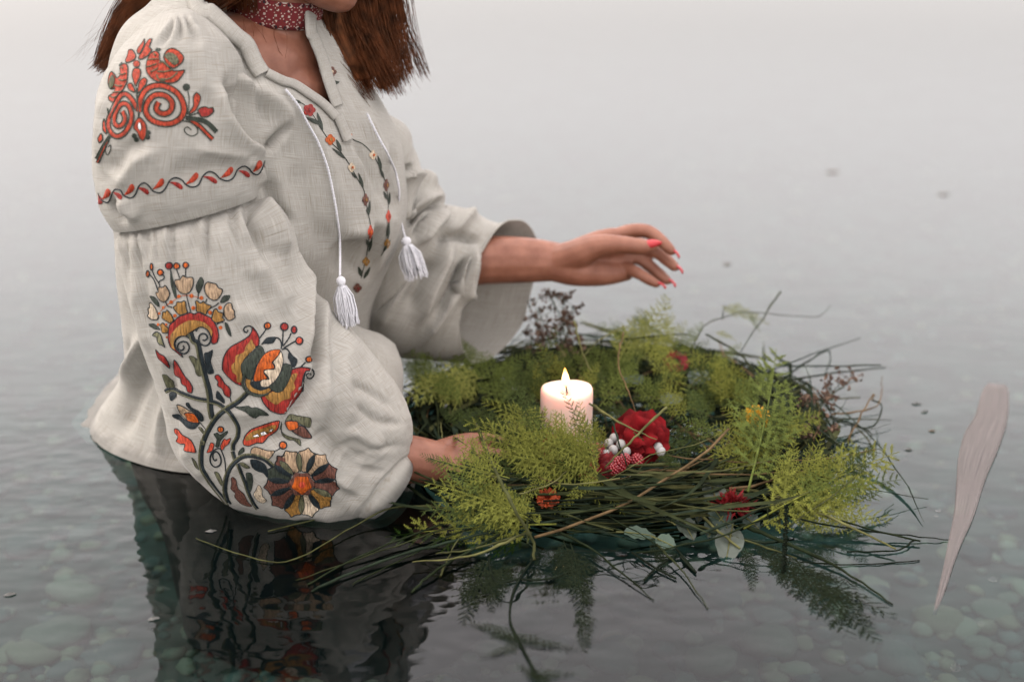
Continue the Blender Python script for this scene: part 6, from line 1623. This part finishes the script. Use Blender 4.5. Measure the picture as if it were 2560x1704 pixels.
# shaggy red bloom at the front right
V = []; F = []; C0 = wp(1830, 1272, .016)
for k in range(340):
    a = rnd.uniform(0, 6.283); e_ = rnd.uniform(-.15, 1.45); d = np.array([math.cos(a) * math.cos(e_), math.sin(a) * math.cos(e_), math.sin(e_)])
    p = C0 + d * np.array([.015, .012, .012]) * rnd.uniform(.55, 1.0); tg = d + np.array([rnd.gauss(0, .5), rnd.gauss(0, .5), rnd.gauss(0, .5)])
    blade(V, F, [p, p + tg * .003, p + tg * .006], .0015, tuple(np.array([rnd.gauss(0, 1), rnd.gauss(0, 1), rnd.gauss(0, 1)])))
W_(mk("shaggy_red_bloom", V, F, PM[2], None), "round shaggy dark red bloom at the front edge")
# berries
BM = [mat("snowberry_white", (.27, .265, .25), .45, .5, .08, 60, coat=.3), mat("raspberry_red", (.24, .008, .013), .25, .6, .3, 120, coat=.4)]
def ball_mesh(name, r, m, sub=3):
    bm = bmesh.new(); bmesh.ops.create_icosphere(bm, subdivisions=sub, radius=r)
    for v in bm.verts: v.co.z *= 1.08
    me = bpy.data.meshes.new(name); bm.to_mesh(me); bm.free(); me.materials.append(m)
    me.polygons.foreach_set("use_smooth", [True] * len(me.polygons)); return me
snow = ball_mesh("snowberry", .0050, BM[0])
for (x, y, z) in ((1522, 1108, .052), (1552, 1110, .053), (1533, 1124, .050), (1515, 1135, .046), (1565, 1128, .048), (1562, 1150, .042), (1645, 1118, .05), (1652, 1128, .047), (1535, 1095, .054)):
    o = W_(link("snowberry", snow)); o.matrix_basis = Matrix.Translation(wp(x, y, z).tolist())
dr_ = ball_mesh("drupelet", .0019, BM[1], 2)
def raspberry(c, r):
    V = []; F = []; bm = bmesh.new(); bmesh.ops.create_icosphere(bm, subdivisions=1, radius=1); bv = np.array([v.co[:] for v in bm.verts]); bf = [tuple(v.index for v in f.verts) for f in bm.faces]; bm.free()
    for k in range(60):
        ph = math.acos(1 - 2 * (k + .5) / 60); th = k * 2.39996; d = np.array([math.cos(th) * math.sin(ph), math.sin(th) * math.sin(ph), math.cos(ph) * 1.15])
        k0 = len(V); V += list(bv * r * .27 + np.array(c) + d * r * .82); F += [tuple(q_ + k0 for q_ in f) for f in bf]
    W_(mk("raspberry", V, F, BM[1], None))
for (x, y, z, r) in ((1548, 1160, .042, .0078), (1562, 1148, .048, .0062), (1535, 1172, .038, .0065), (1592, 1150, .040, .007), (1490, 1135, .048, .0068), (1488, 1120, .05, .006)): raspberry(wp(x, y, z), r)
# ------------------------------------------------------------------ candle
cc = wp(1417, 968, .093); CB = np.array([cc[0], cc[1], .012]); CR = .0279; CH = .093 - .012
candle = empty("candle", CB.tolist())
tag(candle, "short thick pale pink candle burning inside the wreath", "candle")
cinv = Matrix.Translation((-CB).tolist())
def C_(o):
    o.parent = candle; o.matrix_parent_inverse = cinv; return o
def wax_mat():
    m, t, b = new_mat("pink_wax")
    b.inputs['Base Color'].default_value = (.70, .52, .44, 1)
    b.inputs['Roughness'].default_value = .38
    b.inputs['Subsurface Weight'].default_value = 1.0
    b.inputs['Subsurface Radius'].default_value = (.020, .011, .008)
    b.inputs['Subsurface Scale'].default_value = 1.0
    tc = N(t, "ShaderNodeTexCoord"); nz = N(t, "ShaderNodeTexNoise"); nz.inputs['Scale'].default_value = 60
    t.links.new(tc.outputs['Object'], nz.inputs['Vector'])
    bp = N(t, "ShaderNodeBump"); bp.inputs['Strength'].default_value = .08; bp.inputs['Distance'].default_value = .002
    t.links.new(nz.outputs['Fac'], bp.inputs['Height']); t.links.new(bp.outputs[0], b.inputs['Normal'])
    return m
prof = [(0, 0), (CR * .96, 0), (CR, .003), (CR, CH * .5), (CR, CH - .007), (CR * .985, CH - .0035), (CR * .94, CH - .001), (CR * .87, CH), (CR * .74, CH - .0012), (CR * .6, CH - .0035), (CR * .3, CH - .005), (0.0006, CH - .0055)]
V = []; F = []; nS = 64
for (r, z) in prof:
    for j in range(nS):
        a = j * 2 * math.pi / nS; w = 1 + .006 * math.sin(3 * a + z * 90) + .004 * math.sin(5 * a)
        V.append(CB + np.array([math.cos(a) * r * w, math.sin(a) * r * w, z + (.0012 * math.sin(2 * a + 1) if z > CH * .8 else 0)]))
for i in range(len(prof) - 1):
    for j in range(nS): F.append((i * nS + j, i * nS + (j + 1) % nS, (i + 1) * nS + (j + 1) % nS, (i + 1) * nS + j))
C_(mk("wax_pillar", V, F, wax_mat(), None))
top = CB + np.array([0, 0, CH - .0055])
V = []; F = []
thin_tube(V, F, catmull([top, top + np.array([-.0005, 0, .005]), top + np.array([-.0018, -.0005, .010])], 8), .0009, 6)
C_(mk("wick", V, F, mat("charred_wick", (.02, .012, .008), .9, .1, .3, 200), None))
def flame_mat():
    m, t, b = new_mat("flame")
    t.nodes.remove(b)
    em = N(t, "ShaderNodeEmission"); em.inputs['Strength'].default_value = 4.5
    tc = N(t, "ShaderNodeTexCoord"); sp = N(t, "ShaderNodeSeparateXYZ"); rp = N(t, "ShaderNodeValToRGB")
    t.links.new(tc.outputs['Generated'], sp.inputs[0]); t.links.new(sp.outputs['Z'], rp.inputs['Fac']); t.links.new(rp.outputs[0], em.inputs['Color'])
    e = rp.color_ramp.elements
    e[0].position = 0; e[0].color = (.9, .28, .05, 1)
    e[1].position = 1; e[1].color = (1, .38, .06, 1)
    for p_, c_ in ((.22, (1, .62, .26)), (.55, (1, .72, .36)), (.82, (1, .56, .16))):
        x = e.new(p_); x.color = (*c_, 1)
    t.links.new(em.outputs[0], t.nodes["Material Output"].inputs['Surface'])
    return m
fp = [(0, .0006), (.06, .0022), (.16, .0034), (.30, .0040), (.45, .0038), (.62, .0029), (.78, .0018), (.90, .0009), (1, .0001)]
V = []; F = []; fb = top + np.array([-.0012, 0, .0065])
for (s, r) in fp:
    for j in range(16):
        a = j * math.pi / 8
        V.append(fb + np.array([math.cos(a) * r - .0012 * s * s, math.sin(a) * r, s * .0215]))
for i in range(len(fp) - 1):
    for j in range(16): F.append((i * 16 + j, i * 16 + (j + 1) % 16, (i + 1) * 16 + (j + 1) % 16, (i + 1) * 16 + j))
C_(mk("flame", V, F, flame_mat(), None))
lamp = bpy.data.lights.new("candle_light", 'POINT'); lamp.energy = .10; lamp.color = (1.0, .55, .22); lamp.shadow_soft_size = .006
lo_ = bpy.data.objects.new("candle_light", lamp); scene.collection.objects.link(lo_); lo_.location = (fb + np.array([0, 0, .026])).tolist()
C_(lo_)

# ------------------------------------------------------------------ things adrift
DW = mat("weathered_husk", (.185, .163, .155), .8, .1, .4, 25, .15, 60, stretch=(3.2, .16, 1))
_t = DW.node_tree; _mp = [n for n in _t.nodes if n.type == 'MAPPING'][0]; _tc = [n for n in _t.nodes if n.type == 'TEX_COORD'][0]; _t.links.new(_tc.outputs['UV'], _mp.inputs['Vector']); _tr = N(_t, "ShaderNodeBsdfTransparent"); _mx = N(_t, "ShaderNodeMixShader"); _mx.inputs[0].default_value = .52   # wet, papery, half see-through
_t.links.new(_tr.outputs[0], _mx.inputs[1]); _t.links.new(_t.nodes["Principled BSDF"].outputs[0], _mx.inputs[2]); _t.links.new(_mx.outputs[0], _t.nodes["Material Output"].inputs['Surface'])
ctr = [(2492, 960, 22), (2490, 985, 36), (2480, 1040, 44), (2458, 1085, 50), (2442, 1140, 46), (2428, 1200, 37), (2415, 1260, 30), (2402, 1310, 23), (2388, 1355, 17), (2372, 1410, 12), (2352, 1480, 8), (2334, 1535, 3)]
CT = catmull(ctr, 40); V = []; F = []; UV = []
for i, (x, y, w) in enumerate(CT):
    s = i / 39
    for k in range(9):
        a = (k - 4) / 4
        z = .0012 + .0012 * (1 - a * a) + .0005 * math.sin(a * 8 + s * 3) - (.004 if s > .9 else 0) * (s - .9) * 10
        UV.append((a * .5, s * 1.6)); V.append(PW(x + a * w * .95 * (1 + .05 * math.sin(s * 19 + (k > 4) * 2)), y + a * w * .10, max(z, -.02)))
for i in range(39):
    for k in range(8): F.append((i * 9 + k, i * 9 + k + 1, i * 9 + k + 10, i * 9 + k + 9))
hb = PW(2420, 1180, 0)
husk = mk("dry_husk", V, F, DW, None, uv=UV); md = husk.modifiers.new("t", 'SOLIDIFY'); md.thickness = .0008
tag(husk, "long tapering pinkish grey dry husk floating right of the wreath", "husk")
FL = [mat("pale_scrap", (.085, .085, .078), .6, .3, .3, 80), mat("brown_scrap", (.10, .08, .06), .7, .3, .3, 80)]
def scrap(px, py, L, W, rot, m, name, label, cat, grp=None):
    p = PW(px, py, .001); V = []; F = []
    r_ = random.Random(int(px * 7 + py)); n = 10
    for i in range(3):
        for k in range(n):
            a = k * 2 * math.pi / n; q = (0.0, .6, 1.0)[i] * (1 + .25 * math.sin(a * 2 + r_.random() * 3) + r_.uniform(-.12, .12))
            x = math.cos(a) * L * q; y = math.sin(a) * W * q
            V.append((p[0] + x * math.cos(rot) - y * math.sin(rot), p[1] + x * math.sin(rot) + y * math.cos(rot), .0022 * (1 - i * .45) + r_.uniform(0, .0008)))
    for i in range(2):
        for k in range(n): F.append((i * n + k, i * n + (k + 1) % n, (i + 1) * n + (k + 1) % n, (i + 1) * n + k))
    o = mk(name, V, F, FL[m], None)
    tag(o, label, cat, grp)
scrap(527, 1326, .0050, .0026, .2, 0, "petal_scrap", "small white scrap floating on the dark reflection below the sleeve", "scrap")
scrap(2292, 1008, .0055, .0020, .1, 0, "petal_scrap", "upper of two white scraps floating right of the fern tips", "scrap")
scrap(2312, 1028, .0050, .0020, .5, 0, "petal_scrap", "lower of two white scraps floating right of the fern tips", "scrap")
scrap(2330, 1076, .0040, .0018, 0, 1, "seed_scrap", "tiny brown seed floating left of the husk's head", "scrap")
scrap(2272, 1122, .0040, .0018, 0, 0, "petal_scrap", "white scrap floating just beyond the rightmost fern tip", "scrap")
scrap(25, 1484, .0050, .0030, .3, 0, "petal_scrap", "white scrap floating near the lower left corner", "scrap")
scrap(385, 1545, .0045, .0025, .3, 0, "petal_scrap", "white scrap at the left edge of the dark reflection", "scrap")
scrap(2080, 430, .012, .009, 0, 1, "seed_scrap", "larger of the dark specks on the far pale water", "speck", )
scrap(2360, 486, .010, .007, 0, 1, "seed_scrap", "dark speck on the far pale water at upper right", "speck")
scrap(1818, 660, .006, .004, 0, 1, "seed_scrap", "faint speck on the water right of the hand", "speck")
# bubbles resting on the surface
bm_, t_, b_ = new_mat("bubble_film"); t_.nodes.remove(b_)
_f = N(t_, "ShaderNodeFresnel"); _f.inputs['IOR'].default_value = 1.05
_g = N(t_, "ShaderNodeBsdfGlossy"); _g.inputs['Roughness'].default_value = .02; _g.inputs['Color'].default_value = (1, 1, 1, 1)
_r = N(t_, "ShaderNodeBsdfTransparent"); _m = N(t_, "ShaderNodeMixShader")
t_.links.new(_f.outputs[0], _m.inputs[0]); t_.links.new(_r.outputs[0], _m.inputs[1]); t_.links.new(_g.outputs[0], _m.inputs[2]); t_.links.new(_m.outputs[0], t_.nodes["Material Output"].inputs['Surface'])
def bubble(px, py, r, label):
    bm = bmesh.new(); bmesh.ops.create_uvsphere(bm, u_segments=20, v_segments=12, radius=r)
    for v in bm.verts: v.co.z = max(v.co.z * .30, -.0002)
    me = bpy.data.meshes.new("bubble"); bm.to_mesh(me); bm.free(); me.materials.append(bm_); me.polygons.foreach_set("use_smooth", [True] * len(me.polygons))
    o = link("bubble", me); p = PW(px, py, .0004); o.location = p.tolist(); tag(o, label, "bubble", "bubbles on the water")
bubble(2482, 1447, .0042, "bubble on the water right of the husk's thin tail"); bubble(2450, 1557, .0030, "bubble above the large pale stone at lower right"); bubble(2390, 1668, .0052, "largest bubble, near the bottom right edge"); bubble(2108, 1645, .0040, "bubble at the bottom below the fern reflection"); bubble(2345, 1275, .003, "tiny bubble left of the husk's middle"); bubble(2340, 1288, .0024, "tiniest bubble left of the husk's middle")
